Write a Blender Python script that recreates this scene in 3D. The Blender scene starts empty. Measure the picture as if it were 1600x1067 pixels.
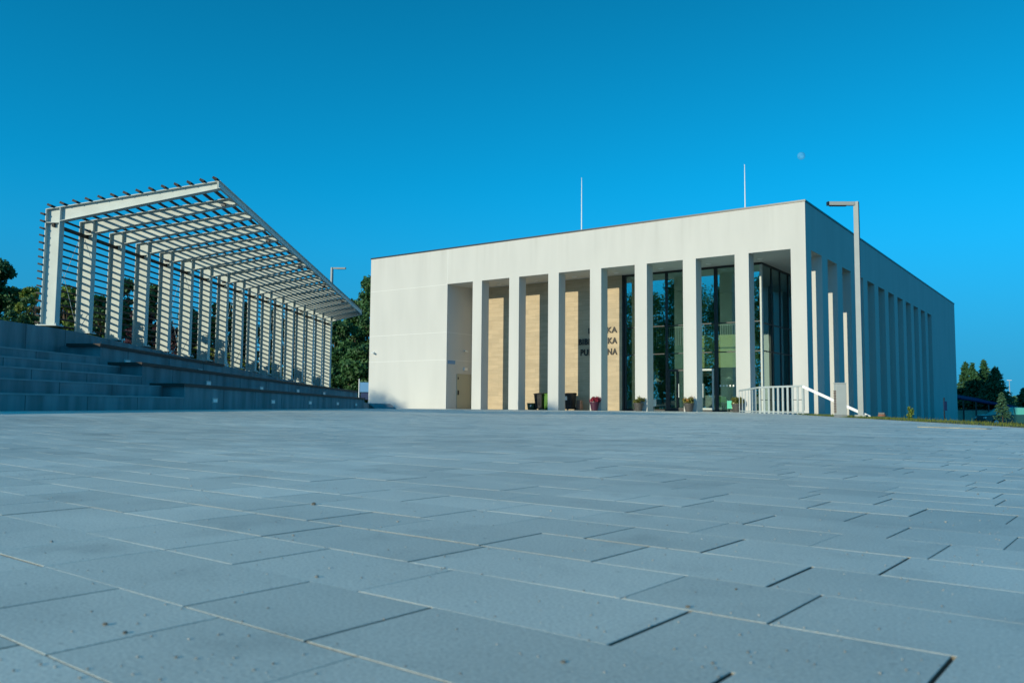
import bpy, bmesh, math, random
import numpy as np
from mathutils import Vector, Matrix
random.seed(7); rng = np.random.default_rng(7)
S = bpy.context.scene
COL = S.collection
R = math.radians

# ------------------------------------------------------------------ materials
def new_mat(name):
    m = bpy.data.materials.new(name); m.use_nodes = True
    nt = m.node_tree
    return m, nt, nt.nodes, nt.links, nt.nodes['Principled BSDF']

def simple(name, col, rough=.6, metal=0., var=.0, scale=3., bump=0., bscale=60., spec=.5):
    m, nt, N, L, B = new_mat(name)
    B.inputs['Base Color'].default_value = (*col, 1); B.inputs['Roughness'].default_value = rough
    B.inputs['Metallic'].default_value = metal
    B.inputs['Specular IOR Level'].default_value = spec
    tc = N.new('ShaderNodeTexCoord')
    if var:
        no = N.new('ShaderNodeTexNoise'); no.inputs['Scale'].default_value = scale; no.inputs['Detail'].default_value = 6
        L.new(tc.outputs['Object'], no.inputs['Vector'])
        mr = N.new('ShaderNodeMapRange'); mr.inputs['From Min'].default_value = .3; mr.inputs['From Max'].default_value = .7
        mr.inputs['To Min'].default_value = 1 - var; mr.inputs['To Max'].default_value = 1 + var * .6
        L.new(no.outputs['Fac'], mr.inputs['Value'])
        mx = N.new('ShaderNodeMix'); mx.data_type = 'RGBA'; mx.blend_type = 'MULTIPLY'; mx.inputs['Factor'].default_value = 1
        mx.inputs['A'].default_value = (*col, 1); L.new(mr.outputs['Result'], mx.inputs['B'])
        L.new(mx.outputs['Result'], B.inputs['Base Color'])
    if bump:
        nb = N.new('ShaderNodeTexNoise'); nb.inputs['Scale'].default_value = bscale; nb.inputs['Detail'].default_value = 4
        L.new(tc.outputs['Object'], nb.inputs['Vector'])
        bp = N.new('ShaderNodeBump'); bp.inputs['Strength'].default_value = bump; bp.inputs['Distance'].default_value = .01
        L.new(nb.outputs['Fac'], bp.inputs['Height']); L.new(bp.outputs['Normal'], B.inputs['Normal'])
    return m

def stucco_mat():
    m, nt, N, L, B = new_mat('white_stucco')
    B.inputs['Roughness'].default_value = .85
    tc = N.new('ShaderNodeTexCoord')
    mp = N.new('ShaderNodeMapping'); mp.inputs['Scale'].default_value = (1, 1, .25); L.new(tc.outputs['Object'], mp.inputs['Vector'])
    n1 = N.new('ShaderNodeTexNoise'); n1.inputs['Scale'].default_value = .9; n1.inputs['Detail'].default_value = 8; L.new(mp.outputs['Vector'], n1.inputs['Vector'])
    n2 = N.new('ShaderNodeTexNoise'); n2.inputs['Scale'].default_value = 40; n2.inputs['Detail'].default_value = 3; L.new(tc.outputs['Object'], n2.inputs['Vector'])
    cr = N.new('ShaderNodeValToRGB'); cr.color_ramp.elements[0].position = .3; cr.color_ramp.elements[1].position = .62
    cr.color_ramp.elements[0].color = (.555, .55, .525, 1); cr.color_ramp.elements[1].color = (.595, .588, .56, 1)
    L.new(n1.outputs['Fac'], cr.inputs['Fac'])
    # faint rain streaks under the coping and splash dirt at the foot
    ms_ = N.new('ShaderNodeMapping'); ms_.inputs['Scale'].default_value = (2.6, 2.6, .07); L.new(tc.outputs['Object'], ms_.inputs['Vector'])
    ns_ = N.new('ShaderNodeTexNoise'); ns_.inputs['Scale'].default_value = 1.; ns_.inputs['Detail'].default_value = 5; L.new(ms_.outputs['Vector'], ns_.inputs['Vector'])
    rs_ = N.new('ShaderNodeMapRange'); rs_.inputs['From Min'].default_value = .5; rs_.inputs['From Max'].default_value = .72; L.new(ns_.outputs['Fac'], rs_.inputs['Value'])
    sz_ = N.new('ShaderNodeSeparateXYZ'); L.new(tc.outputs['Object'], sz_.inputs[0])
    zr_ = N.new('ShaderNodeMapRange'); zr_.inputs['From Min'].default_value = 8.4; zr_.inputs['From Max'].default_value = 10.7; zr_.inputs['To Max'].default_value = .16; L.new(sz_.outputs['Z'], zr_.inputs['Value'])
    zb_ = N.new('ShaderNodeMapRange'); zb_.inputs['From Min'].default_value = .7; zb_.inputs['From Max'].default_value = 0.; zb_.inputs['To Max'].default_value = .14; L.new(sz_.outputs['Z'], zb_.inputs['Value'])
    m1_ = N.new('ShaderNodeMath'); m1_.operation = 'MULTIPLY'; L.new(rs_.outputs['Result'], m1_.inputs[0]); L.new(zr_.outputs['Result'], m1_.inputs[1])
    m2_ = N.new('ShaderNodeMath'); m2_.operation = 'MULTIPLY_ADD'; L.new(zb_.outputs['Result'], m2_.inputs[0]); L.new(n2.outputs['Fac'], m2_.inputs[1]); L.new(m1_.outputs[0], m2_.inputs[2])
    mx_ = N.new('ShaderNodeMix'); mx_.data_type = 'RGBA'; mx_.inputs['B'].default_value = (.28, .27, .24, 1); L.new(m2_.outputs[0], mx_.inputs['Factor']); L.new(cr.outputs['Color'], mx_.inputs['A'])
    L.new(mx_.outputs['Result'], B.inputs['Base Color'])
    bp = N.new('ShaderNodeBump'); bp.inputs['Strength'].default_value = .25; bp.inputs['Distance'].default_value = .004
    L.new(n2.outputs['Fac'], bp.inputs['Height']); L.new(bp.outputs['Normal'], B.inputs['Normal'])
    return m

def travertine_mat():
    m, nt, N, L, B = new_mat('travertine')
    B.inputs['Roughness'].default_value = .7
    tc = N.new('ShaderNodeTexCoord')
    mp = N.new('ShaderNodeMapping'); mp.inputs['Scale'].default_value = (.6, .6, 4); L.new(tc.outputs['Object'], mp.inputs['Vector'])
    n1 = N.new('ShaderNodeTexNoise'); n1.inputs['Scale'].default_value = 1.6; n1.inputs['Detail'].default_value = 9; n1.inputs['Roughness'].default_value = .65
    L.new(mp.outputs['Vector'], n1.inputs['Vector'])
    cr = N.new('ShaderNodeValToRGB'); e = cr.color_ramp.elements; e[0].position = .28; e[1].position = .7
    e[0].color = (.46, .365, .24, 1); e[1].color = (.59, .475, .325, 1); L.new(n1.outputs['Fac'], cr.inputs['Fac'])
    sx = N.new('ShaderNodeSeparateXYZ'); L.new(tc.outputs['Object'], sx.inputs['Vector'])
    cb = N.new('ShaderNodeCombineXYZ'); L.new(sx.outputs['X'], cb.inputs['X']); L.new(sx.outputs['Z'], cb.inputs['Y'])
    br = N.new('ShaderNodeTexBrick'); br.inputs['Scale'].default_value = 1; br.inputs['Brick Width'].default_value = 1.2; br.inputs['Row Height'].default_value = .3
    br.inputs['Mortar Size'].default_value = .004; br.inputs['Color1'].default_value = (1, 1, 1, 1); br.inputs['Color2'].default_value = (.86, .87, .88, 1); br.inputs['Mortar'].default_value = (.6, .6, .6, 1)
    L.new(cb.outputs['Vector'], br.inputs['Vector'])
    mx = N.new('ShaderNodeMix'); mx.data_type = 'RGBA'; mx.blend_type = 'MULTIPLY'; mx.inputs['Factor'].default_value = 1
    L.new(cr.outputs['Color'], mx.inputs['A']); L.new(br.outputs['Color'], mx.inputs['B']); L.new(mx.outputs['Result'], B.inputs['Base Color'])
    return m

def glass_mat(name, tint=(.86, .95, .92), refl=.26):
    m, nt, N, L, B = new_mat(name)
    N.remove(B); out = N['Material Output']
    tr = N.new('ShaderNodeBsdfTransparent'); tr.inputs['Color'].default_value = (*tint, 1)
    gl = N.new('ShaderNodeBsdfGlossy'); gl.inputs['Roughness'].default_value = .01; gl.inputs['Color'].default_value = (.62, .86, .84, 1)
    fr = N.new('ShaderNodeFresnel'); fr.inputs['IOR'].default_value = 1.52
    ad = N.new('ShaderNodeMath'); ad.operation = 'MULTIPLY_ADD'; ad.inputs[1].default_value = 2.0; ad.inputs[2].default_value = refl; ad.use_clamp = True
    L.new(fr.outputs['Fac'], ad.inputs[0])
    mx = N.new('ShaderNodeMixShader'); L.new(ad.outputs[0], mx.inputs['Fac']); L.new(tr.outputs[0], mx.inputs[1]); L.new(gl.outputs[0], mx.inputs[2])
    # slightly wavy panes
    tc = N.new('ShaderNodeTexCoord'); no = N.new('ShaderNodeTexNoise'); no.inputs['Scale'].default_value = .8; L.new(tc.outputs['Object'], no.inputs['Vector'])
    bp = N.new('ShaderNodeBump'); bp.inputs['Strength'].default_value = .02; bp.inputs['Distance'].default_value = .05
    L.new(no.outputs['Fac'], bp.inputs['Height']); L.new(bp.outputs['Normal'], gl.inputs['Normal'])
    L.new(mx.outputs[0], out.inputs['Surface'])
    return m

def tone_mat(name, dark, light, rough=.8, noise=2., bump=.0, bscale=200., spec=.5, trans=0., speck=False):
    """colour between dark and light from the per-face attribute 'tone' plus noise"""
    m, nt, N, L, B = new_mat(name)
    B.inputs['Roughness'].default_value = rough; B.inputs['Specular IOR Level'].default_value = spec
    at = N.new('ShaderNodeAttribute'); at.attribute_name = 'tone'
    tc = N.new('ShaderNodeTexCoord')
    no = N.new('ShaderNodeTexNoise'); no.inputs['Scale'].default_value = noise; no.inputs['Detail'].default_value = 7; L.new(tc.outputs['Object'], no.inputs['Vector'])
    av = N.new('ShaderNodeMath'); av.operation = 'MULTIPLY_ADD'; av.inputs[1].default_value = .5
    sc = N.new('ShaderNodeMath'); sc.operation = 'MULTIPLY'; sc.inputs[1].default_value = .5
    L.new(at.outputs['Fac'], sc.inputs[0]); L.new(no.outputs['Fac'], av.inputs[0]); L.new(sc.outputs[0], av.inputs[2])
    mx = N.new('ShaderNodeMix'); mx.data_type = 'RGBA'; mx.inputs['A'].default_value = (*dark, 1); mx.inputs['B'].default_value = (*light, 1)
    L.new(av.outputs[0], mx.inputs['Factor'])
    src = mx.outputs['Result']
    if speck:
        n3 = N.new('ShaderNodeTexNoise'); n3.inputs['Scale'].default_value = 260; n3.inputs['Detail'].default_value = 3; L.new(tc.outputs['Object'], n3.inputs['Vector'])
        r3 = N.new('ShaderNodeMapRange'); r3.inputs['From Min'].default_value = .3; r3.inputs['From Max'].default_value = .7; r3.inputs['To Min'].default_value = .78; r3.inputs['To Max'].default_value = 1.16
        L.new(n3.outputs['Fac'], r3.inputs['Value'])
        m3 = N.new('ShaderNodeMix'); m3.data_type = 'RGBA'; m3.blend_type = 'MULTIPLY'; m3.inputs['Factor'].default_value = 1
        L.new(src, m3.inputs['A']); L.new(r3.outputs['Result'], m3.inputs['B']); src = m3.outputs['Result']
        # blotchy wear
        n4 = N.new('ShaderNodeTexNoise'); n4.inputs['Scale'].default_value = .35; n4.inputs['Detail'].default_value = 5; n4.inputs['Roughness'].default_value = .7; L.new(tc.outputs['Object'], n4.inputs['Vector'])
        r4 = N.new('ShaderNodeMapRange'); r4.inputs['From Min'].default_value = .35; r4.inputs['From Max'].default_value = .65; r4.inputs['To Min'].default_value = .78; r4.inputs['To Max'].default_value = 1.1
        L.new(n4.outputs['Fac'], r4.inputs['Value'])
        m4 = N.new('ShaderNodeMix'); m4.data_type = 'RGBA'; m4.blend_type = 'MULTIPLY'; m4.inputs['Factor'].default_value = 1
        L.new(src, m4.inputs['A']); L.new(r4.outputs['Result'], m4.inputs['B']); src = m4.outputs['Result']
        for sc5, a5, b5, lo5 in ((7., .56, .72, .82), (1.7, .52, .72, .84), (55., .64, .72, .66)):   # damp stains, drips, dark grit marks
            n5 = N.new('ShaderNodeTexNoise'); n5.inputs['Scale'].default_value = sc5; n5.inputs['Detail'].default_value = 6; n5.inputs['Roughness'].default_value = .6; L.new(tc.outputs['Object'], n5.inputs['Vector'])
            r5 = N.new('ShaderNodeMapRange'); r5.inputs['From Min'].default_value = a5; r5.inputs['From Max'].default_value = b5; r5.inputs['To Min'].default_value = 1; r5.inputs['To Max'].default_value = lo5
            L.new(n5.outputs['Fac'], r5.inputs['Value'])
            m5 = N.new('ShaderNodeMix'); m5.data_type = 'RGBA'; m5.blend_type = 'MULTIPLY'; m5.inputs['Factor'].default_value = 1
            L.new(src, m5.inputs['A']); L.new(r5.outputs['Result'], m5.inputs['B']); src = m5.outputs['Result']
    L.new(src, B.inputs['Base Color'])
    if bump:
        nb = N.new('ShaderNodeTexNoise'); nb.inputs['Scale'].default_value = bscale; nb.inputs['Detail'].default_value = 5; L.new(tc.outputs['Object'], nb.inputs['Vector'])
        bp = N.new('ShaderNodeBump'); bp.inputs['Strength'].default_value = bump; bp.inputs['Distance'].default_value = .003
        L.new(nb.outputs['Fac'], bp.inputs['Height']); L.new(bp.outputs['Normal'], B.inputs['Normal'])
    if trans:
        out = N['Material Output']; tl = N.new('ShaderNodeBsdfTranslucent'); L.new(src, tl.inputs['Color'])
        ms = N.new('ShaderNodeMixShader'); ms.inputs['Fac'].default_value = trans
        L.new(B.outputs[0], ms.inputs[1]); L.new(tl.outputs[0], ms.inputs[2]); L.new(ms.outputs[0], out.inputs['Surface'])
    return m

def brick_ground():
    m, nt, N, L, B = new_mat('paving_sheet')
    B.inputs['Roughness'].default_value = .75
    tc = N.new('ShaderNodeTexCoord')
    br = N.new('ShaderNodeTexBrick'); br.inputs['Scale'].default_value = 1; br.inputs['Brick Width'].default_value = .3; br.inputs['Row Height'].default_value = .165
    br.inputs['Mortar Size'].default_value = .003; br.inputs['Color1'].default_value = (.48, .49, .48, 1); br.inputs['Color2'].default_value = (.42, .43, .43, 1); br.inputs['Mortar'].default_value = (.2, .19, .17, 1)
    L.new(tc.outputs['Object'], br.inputs['Vector']); L.new(br.outputs['Color'], B.inputs['Base Color'])
    return m

def wood_mat(name, a, b):
    m, nt, N, L, B = new_mat(name)
    B.inputs['Roughness'].default_value = .7
    tc = N.new('ShaderNodeTexCoord'); mp = N.new('ShaderNodeMapping'); mp.inputs['Scale'].default_value = (6, 6, 40); L.new(tc.outputs['Object'], mp.inputs['Vector'])
    no = N.new('ShaderNodeTexNoise'); no.inputs['Scale'].default_value = 1.2; no.inputs['Detail'].default_value = 6; L.new(mp.outputs['Vector'], no.inputs['Vector'])
    mx = N.new('ShaderNodeMix'); mx.data_type = 'RGBA'; mx.inputs['A'].default_value = (*a, 1); mx.inputs['B'].default_value = (*b, 1)
    L.new(no.outputs['Fac'], mx.inputs['Factor']); L.new(mx.outputs['Result'], B.inputs['Base Color'])
    return m

M = {}
M['stucco'] = stucco_mat()
M['trav'] = travertine_mat()
M['glass'] = glass_mat('tinted_glass')
M['coping'] = simple('dark_coping_metal', (.05, .055, .06), .4, .8)
M['frame'] = simple('dark_window_frame', (.03, .034, .038), .45, .3)
M['letter'] = simple('black_lettering', (.012, .012, .012), .5)
M['joint'] = simple('white_joint', (.74, .74, .72), .7)
M['steel'] = simple('pale_painted_steel', (.54, .595, .57), .6, 0, .10, 1.6)
M['slat'] = wood_mat('dark_slat_wood', (.012, .009, .007), (.03, .021, .016))
M['bench'] = wood_mat('dark_bench_wood', (.03, .02, .016), (.07, .045, .034))
M['conc'] = simple('terrace_concrete', (.24, .255, .265), .85, 0, .4, 1.1, .2, 50)
_nt = M['conc'].node_tree; _tc = [x for x in _nt.nodes if x.type == 'TEX_COORD'][0]
_mp = _nt.nodes.new('ShaderNodeMapping'); _mp.inputs['Scale'].default_value = (1.6, 1.6, .3); _nt.links.new(_tc.outputs['Object'], _mp.inputs['Vector'])
_nn = [x for x in _nt.nodes if x.type == 'TEX_NOISE' and abs(x.inputs['Scale'].default_value - 1.1) < .01][0]; _nn.inputs['Detail'].default_value = 9; _nt.links.new(_mp.outputs['Vector'], _nn.inputs['Vector'])
M['conc_cap'] = simple('terrace_coping', (.33, .34, .345), .85, 0, .15, 2., .2, 50)
M['lampgrey'] = simple('lamp_grey_paint', (.37, .40, .40), .75, 0, .05, 4, spec=.15)
M['white'] = simple('white_paint', (.8, .8, .8), .35)
M['lightpanel'] = simple('frosted_lens', (.88, .88, .85), .3)
M['railgrey'] = simple('galvanised_rail', (.48, .53, .52), .6, .1, .08, 5)
M['cab'] = simple('cabinet_grey', (.42, .45, .44), .5, 0, .06, 4)
M['cabside'] = simple('cabinet_vent', (.16, .10, .075), .6, 0, .4, 40)
M['binblack'] = simple('bin_black_plastic', (.02, .022, .026), .45, 0, .2, 8)
M['bingreen'] = simple('bin_green_plastic', (.08, .22, .03), .45)
M['cratedk'] = simple('dark_green_plastic', (.012, .05, .02), .5)
M['paper'] = simple('paper_white', (.8, .8, .78), .6)
M['potgrey'] = simple('planter_grey', (.07, .065, .06), .6, 0, .2, 9)
M['potpurple'] = simple('planter_maroon', (.06, .012, .035), .5)
M['soil'] = simple('soil', (.03, .02, .014), .9)
M['yellowgreen'] = simple('lime_wall', (.85, .86, .42), .7)
M['intwall'] = simple('interior_green_grey', (.05, .13, .085), .8)
M['intfloor'] = simple('interior_floor', (.22, .24, .22), .4)
M['intwhite'] = simple('interior_white', (.7, .72, .7), .6)
M['intdark'] = simple('interior_dark', (.05, .07, .065), .7)
M['chairgreen'] = simple('chair_green', (.16, .38, .16), .7)
M['teal'] = simple('teal_board', (.05, .5, .34), .5)
M['jointdark'] = simple('dark_joint', (.12, .125, .13), .9)
M['door'] = simple('door_beige', (.42, .40, .30), .55)
M['asph'] = simple('asphalt', (.05, .05, .052), .9, 0, .2, 1.)
M['grassground'] = simple('lawn_ground', (.05, .075, .02), .95, 0, .5, 2.5)
M['dirt'] = simple('bank_soil', (.05, .055, .025), .95, 0, .5, 1.2)
M['bluepanel'] = simple('blue_board', (.12, .30, .52), .5)
M['bluesign'] = simple('blue_sign', (.012, .03, .1), .5)
M['roofdk'] = simple('dark_carport_roof', (.05, .03, .09), .9, spec=.1)
M['brick'] = simple('pale_shed_wall', (.62, .46, .36), .9, 0, .2, 6)
M['carglass'] = simple('car_glass', (.12, .5, .42), .25, 0, .0)
M['cardark'] = simple('car_dark_paint', (.03, .12, .12), .25, .2)
M['carsilver'] = simple('car_silver_paint', (.55, .58, .6), .25, .5)
M['tyre'] = simple('tyre_rubber', (.015, .015, .015), .8)
M['red'] = simple('tail_light_red', (.5, .01, .02), .25)
M['bark'] = simple('bark', (.085, .06, .045), .95, 0, .4, 6, .6, 25)
M['bark_pale'] = simple('bark_pale', (.36, .32, .26), .9, 0, .4, 6, .5, 25)
M['leaf_dark'] = tone_mat('leaf_dark', (.014, .05, .02), (.085, .22, .06), .6, .35, trans=.2)
M['leaf_mid'] = tone_mat('leaf_mid', (.025, .075, .02), (.17, .32, .07), .6, .5, trans=.45)
M['leaf_yel'] = tone_mat('leaf_yellowgreen', (.06, .11, .018), (.32, .42, .07), .6, .8, trans=.3)
M['leaf_conif'] = tone_mat('conifer_needles', (.01, .045, .018), (.05, .17, .055), .7, .6)
M['leaf_spruce'] = tone_mat('young_spruce_needles', (.015, .055, .03), (.06, .17, .08), .7, 2.)
M['leaf_purple'] = tone_mat('purple_leaves', (.02, .008, .014), (.11, .03, .05), .6, .8, trans=.2)
M['leaf_flower'] = tone_mat('flower_leaves', (.05, .06, .012), (.2, .2, .03), .6, 5)
M['petal_red'] = tone_mat('red_petals', (.12, .01, .03), (.45, .03, .06), .6, 5)
M['petal_or'] = tone_mat('orange_petals', (.3, .12, .02), (.5, .2, .03), .6, 5)
M['grass'] = tone_mat('grass_blades', (.045, .075, .012), (.24, .28, .045), .7, 1.5, trans=.25)
M['paver'] = tone_mat('concrete_pavers', (.46, .47, .405), (.80, .80, .69), .5, 1.6, .22, 700, .75, 0, True)
M['sand'] = tone_mat('joint_sand', (.03, .028, .024), (.30, .265, .20), .95, 9)
M['pebble'] = tone_mat('pebbles', (.07, .07, .065), (.55, .54, .5), .8, 30)
M['sheet'] = brick_ground()
M['drain'] = simple('drain_stone', (.33, .31, .25), .8, 0, .3, 8)

# ------------------------------------------------------------------ object helpers
def link(o, parent=None):
    COL.objects.link(o)
    if parent is not None: o.parent = parent
    return o
def tag(o, label=None, cat=None, group=None, kind=None):
    if label: o['label'] = label
    if cat: o['category'] = cat
    if group: o['group'] = group
    if kind: o['kind'] = kind
    return o
def thing(name, label, cat, loc=(0, 0, 0), rz=0, group=None):
    o = bpy.data.objects.new(name, None); o.empty_display_size = .3
    o.location = loc; o.rotation_euler = (0, 0, rz); link(o)
    return tag(o, label, cat, group)
def copy_tree(o, parent=None):
    c = o.copy(); link(c)
    if parent is not None: c.parent = parent
    for ch in [x for x in bpy.data.objects if x.parent == o]: copy_tree(ch, c)
    return c

class MB:
    """collects shapes (local coordinates) into one mesh"""
    def __init__(s): s.v = []; s.f = []; s.mi = []
    def add(s, vs, fs, mi=0):
        b = len(s.v); s.v += [tuple(v) for v in vs]; s.f += [tuple(b + i for i in f) for f in fs]; s.mi += [mi] * len(fs); return s
    def box(s, x0, x1, y0, y1, z0, z1, mi=0):
        vs = [(x0, y0, z0), (x1, y0, z0), (x1, y1, z0), (x0, y1, z0), (x0, y0, z1), (x1, y0, z1), (x1, y1, z1), (x0, y1, z1)]
        return s.add(vs, [(0, 3, 2, 1), (4, 5, 6, 7), (0, 1, 5, 4), (1, 2, 6, 5), (2, 3, 7, 6), (3, 0, 4, 7)], mi)
    def hexa(s, b, t, mi=0):
        """b: 4 bottom pts (ccw from above), t: 4 top pts"""
        return s.add(list(b) + list(t), [(0, 3, 2, 1), (4, 5, 6, 7), (0, 1, 5, 4), (1, 2, 6, 5), (2, 3, 7, 6), (3, 0, 4, 7)], mi)
    def bar(s, a, b, w, h, up=(0, 0, 1), mi=0):
        """rectangular bar from a to b, w across, h along up"""
        a = Vector(a); b = Vector(b); d = (b - a).normalized(); u = Vector(up); r = d.cross(u).normalized(); u = r.cross(d).normalized()
        A = [a - r * w / 2 - u * h / 2, a + r * w / 2 - u * h / 2, a + r * w / 2 + u * h / 2, a - r * w / 2 + u * h / 2]
        Bq = [p + (b - a) for p in A]
        return s.add(A + Bq, [(0, 1, 2, 3), (7, 6, 5, 4), (0, 4, 5, 1), (1, 5, 6, 2), (2, 6, 7, 3), (3, 7, 4, 0)], mi)
    def tube(s, pts, rad, n=10, cap=True, mi=0):
        pts = [Vector(p) for p in pts]
        if not hasattr(rad, '__len__'): rad = [rad] * len(pts)
        rings = []
        for i, p in enumerate(pts):
            d = (pts[min(i + 1, len(pts) - 1)] - pts[max(i - 1, 0)]).normalized()
            ref = Vector((0, 0, 1)) if abs(d.z) < .9 else Vector((1, 0, 0))
            r = d.cross(ref).normalized(); u = r.cross(d)
            rings.append([p + (r * math.cos(2 * math.pi * k / n) + u * math.sin(2 * math.pi * k / n)) * rad[i] for k in range(n)])
        vs = [v for r in rings for v in r]; fs = []
        for i in range(len(rings) - 1):
            for k in range(n):
                a = i * n + k; b = i * n + (k + 1) % n
                fs.append((a, b, b + n, a + n))
        if cap: fs.append(tuple(range(n - 1, -1, -1))); fs.append(tuple((len(rings) - 1) * n + k for k in range(n)))
        return s.add(vs, fs, mi)
    def lathe(s, prof, n=24, mi=0, c=(0, 0)):
        vs = []; fs = []
        for r, z in prof:
            for k in range(n): vs.append((c[0] + r * math.cos(2 * math.pi * k / n), c[1] + r * math.sin(2 * math.pi * k / n), z))
        for i in range(len(prof) - 1):
            for k in range(n):
                a = i * n + k; b = i * n + (k + 1) % n
                fs.append((a, b, b + n, a + n))
        fs.append(tuple(range(n - 1, -1, -1))); fs.append(tuple((len(prof) - 1) * n + k for k in range(n)))
        return s.add(vs, fs, mi)
    def prism(s, outline, y0, y1, axes='xz', mi=0):
        """outline polygon in two axes extruded along the third"""
        n = len(outline)
        def P(a, b, t):
            return {'xz': (a, t, b), 'yz': (t, a, b), 'xy': (a, b, t)}[axes]
        vs = [P(a, b, y0) for a, b in outline] + [P(a, b, y1) for a, b in outline]
        fs = [tuple(range(n - 1, -1, -1)), tuple(range(n, 2 * n))] + [(i, (i + 1) % n, n + (i + 1) % n, n + i) for i in range(n)]
        return s.add(vs, fs, mi)
    def build(s, name, mats, parent=None, bevel=0, smooth=False):
        me = bpy.data.meshes.new(name); me.from_pydata([tuple(v) for v in s.v], [], s.f)
        if not isinstance(mats, (list, tuple)): mats = [mats]
        for m in mats: me.materials.append(m)
        me.polygons.foreach_set('material_index', s.mi)
        bm = bmesh.new(); bm.from_mesh(me); bmesh.ops.recalc_face_normals(bm, faces=bm.faces)
        if bevel: bmesh.ops.bevel(bm, geom=list(bm.edges), offset=bevel, segments=2, affect='EDGES', clamp_overlap=True)
        bm.to_mesh(me); bm.free()
        if smooth:
            me.polygons.foreach_set('use_smooth', [True] * len(me.polygons))
        me.update()
        return link(bpy.data.objects.new(name, me), parent)

def np_mesh(name, verts, quads, mats, tone=None, parent=None, mi=None, tris=False):
    """fast mesh from numpy arrays; verts (n,3), quads (m,4)"""
    k = quads.shape[1]
    me = bpy.data.meshes.new(name)
    me.vertices.add(len(verts)); me.vertices.foreach_set('co', np.ascontiguousarray(verts, np.float32).ravel())
    me.loops.add(quads.size); me.loops.foreach_set('vertex_index', np.ascontiguousarray(quads, np.int32).ravel())
    me.polygons.add(len(quads)); me.polygons.foreach_set('loop_start', np.arange(0, quads.size, k, dtype=np.int32)); me.polygons.foreach_set('loop_total', np.full(len(quads), k, np.int32))
    if not isinstance(mats, (list, tuple)): mats = [mats]
    for m in mats: me.materials.append(m)
    if mi is not None: me.polygons.foreach_set('material_index', np.ascontiguousarray(mi, np.int32))
    me.update(calc_edges=True); me.validate(); me.shade_flat()
    if tone is not None:
        a = me.attributes.new('tone', 'FLOAT', 'FACE'); a.data.foreach_set('value', np.ascontiguousarray(tone, np.float32))
    return link(bpy.data.objects.new(name, me), parent)

# ------------------------------------------------------------------ camera (solved from the photograph)
CAMH = .2091; yaw, pitch, roll, FPX = -.6226, .0779, .0082, 1296.64
fw = Vector((math.sin(yaw) * math.cos(pitch), math.cos(yaw) * math.cos(pitch), math.sin(pitch)))
rt = Vector((math.cos(yaw), -math.sin(yaw), 0)); up = rt.cross(fw)
rt2 = rt * math.cos(roll) + up * math.sin(roll); up2 = up * math.cos(roll) - rt * math.sin(roll)
cam = bpy.data.cameras.new('camera'); co = bpy.data.objects.new('camera', cam); COL.objects.link(co)
mw = Matrix((rt2, up2, -fw)).transposed().to_4x4(); mw.translation = (0, 0, CAMH); co.matrix_world = mw
cam.sensor_width = 36; cam.lens = 36 * FPX / 1600; cam.clip_start = .02; cam.clip_end = 9000
cam.dof.use_dof = True; cam.dof.focus_distance = 9; cam.dof.aperture_fstop = 11
S.camera = co
def px(x, y, Z):
    """world point that the photograph (1600 px wide) shows at x, y at depth Z: used once, to survey real positions"""
    d = fw + rt2 * ((x - 800) / FPX) - up2 * ((y - 533.5) / FPX)
    return Vector((0, 0, CAMH)) + d * Z

# ------------------------------------------------------------------ light
SUN = Vector((.181, 1, -.268)).normalized()
sl = bpy.data.lights.new('sun', 'SUN'); sl.energy = 3.8; sl.angle = R(.5); sl.color = (1, .92, .68)
so = bpy.data.objects.new('sun', sl); COL.objects.link(so); so.rotation_euler = SUN.to_track_quat('-Z', 'Y').to_euler(); so.location = (-20, -60, 30)
W = bpy.data.worlds.new('World'); S.world = W; W.use_nodes = True
wn, wl = W.node_tree.nodes, W.node_tree.links
sky = wn.new('ShaderNodeTexSky'); sky.sky_type = 'NISHITA'; sky.sun_disc = False
sky.sun_elevation = math.asin(-SUN.z); sky.sun_rotation = math.atan2(-SUN.x, -SUN.y)
sky.air_density = 1.0; sky.dust_density = 0.; sky.ozone_density = 10.
# the bright band at the horizon is hidden behind thin haze: look the sky up slightly higher
wtc = wn.new('ShaderNodeTexCoord'); lift = wn.new('ShaderNodeVectorMath'); lift.operation = 'ADD'; lift.inputs[1].default_value = (0, 0, .3)
nrm = wn.new('ShaderNodeVectorMath'); nrm.operation = 'NORMALIZE'
wl.new(wtc.outputs['Generated'], lift.inputs[0]); wl.new(lift.outputs[0], nrm.inputs[0]); wl.new(nrm.outputs[0], sky.inputs['Vector'])
tint = wn.new('ShaderNodeMix'); tint.data_type = 'RGBA'; tint.blend_type = 'MULTIPLY'; tint.inputs['Factor'].default_value = 1
tint.inputs['B'].default_value = (.12, 2.78, 1.78, 1)
wl.new(sky.outputs['Color'], tint.inputs['A'])
sep = wn.new('ShaderNodeSeparateXYZ'); wl.new(wtc.outputs['Generated'], sep.inputs[0])
dk = wn.new('ShaderNodeValToRGB'); e = dk.color_ramp.elements
e[0].position = .18; e[0].color = (1.1, 1.1, 1.1, 1); e[1].position = 1.; e[1].color = (1.08, 1.08, 1.08, 1)
for pos, v in ((.46, .76), (.64, .95)):
    q = e.new(pos); q.color = (v, v, v, 1)
wl.new(sep.outputs['Z'], dk.inputs['Fac'])
mul = wn.new('ShaderNodeMix'); mul.data_type = 'RGBA'; mul.blend_type = 'MULTIPLY'; mul.inputs['Factor'].default_value = 1
wl.new(tint.outputs['Result'], mul.inputs['A']); wl.new(dk.outputs['Color'], mul.inputs['B'])
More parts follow.
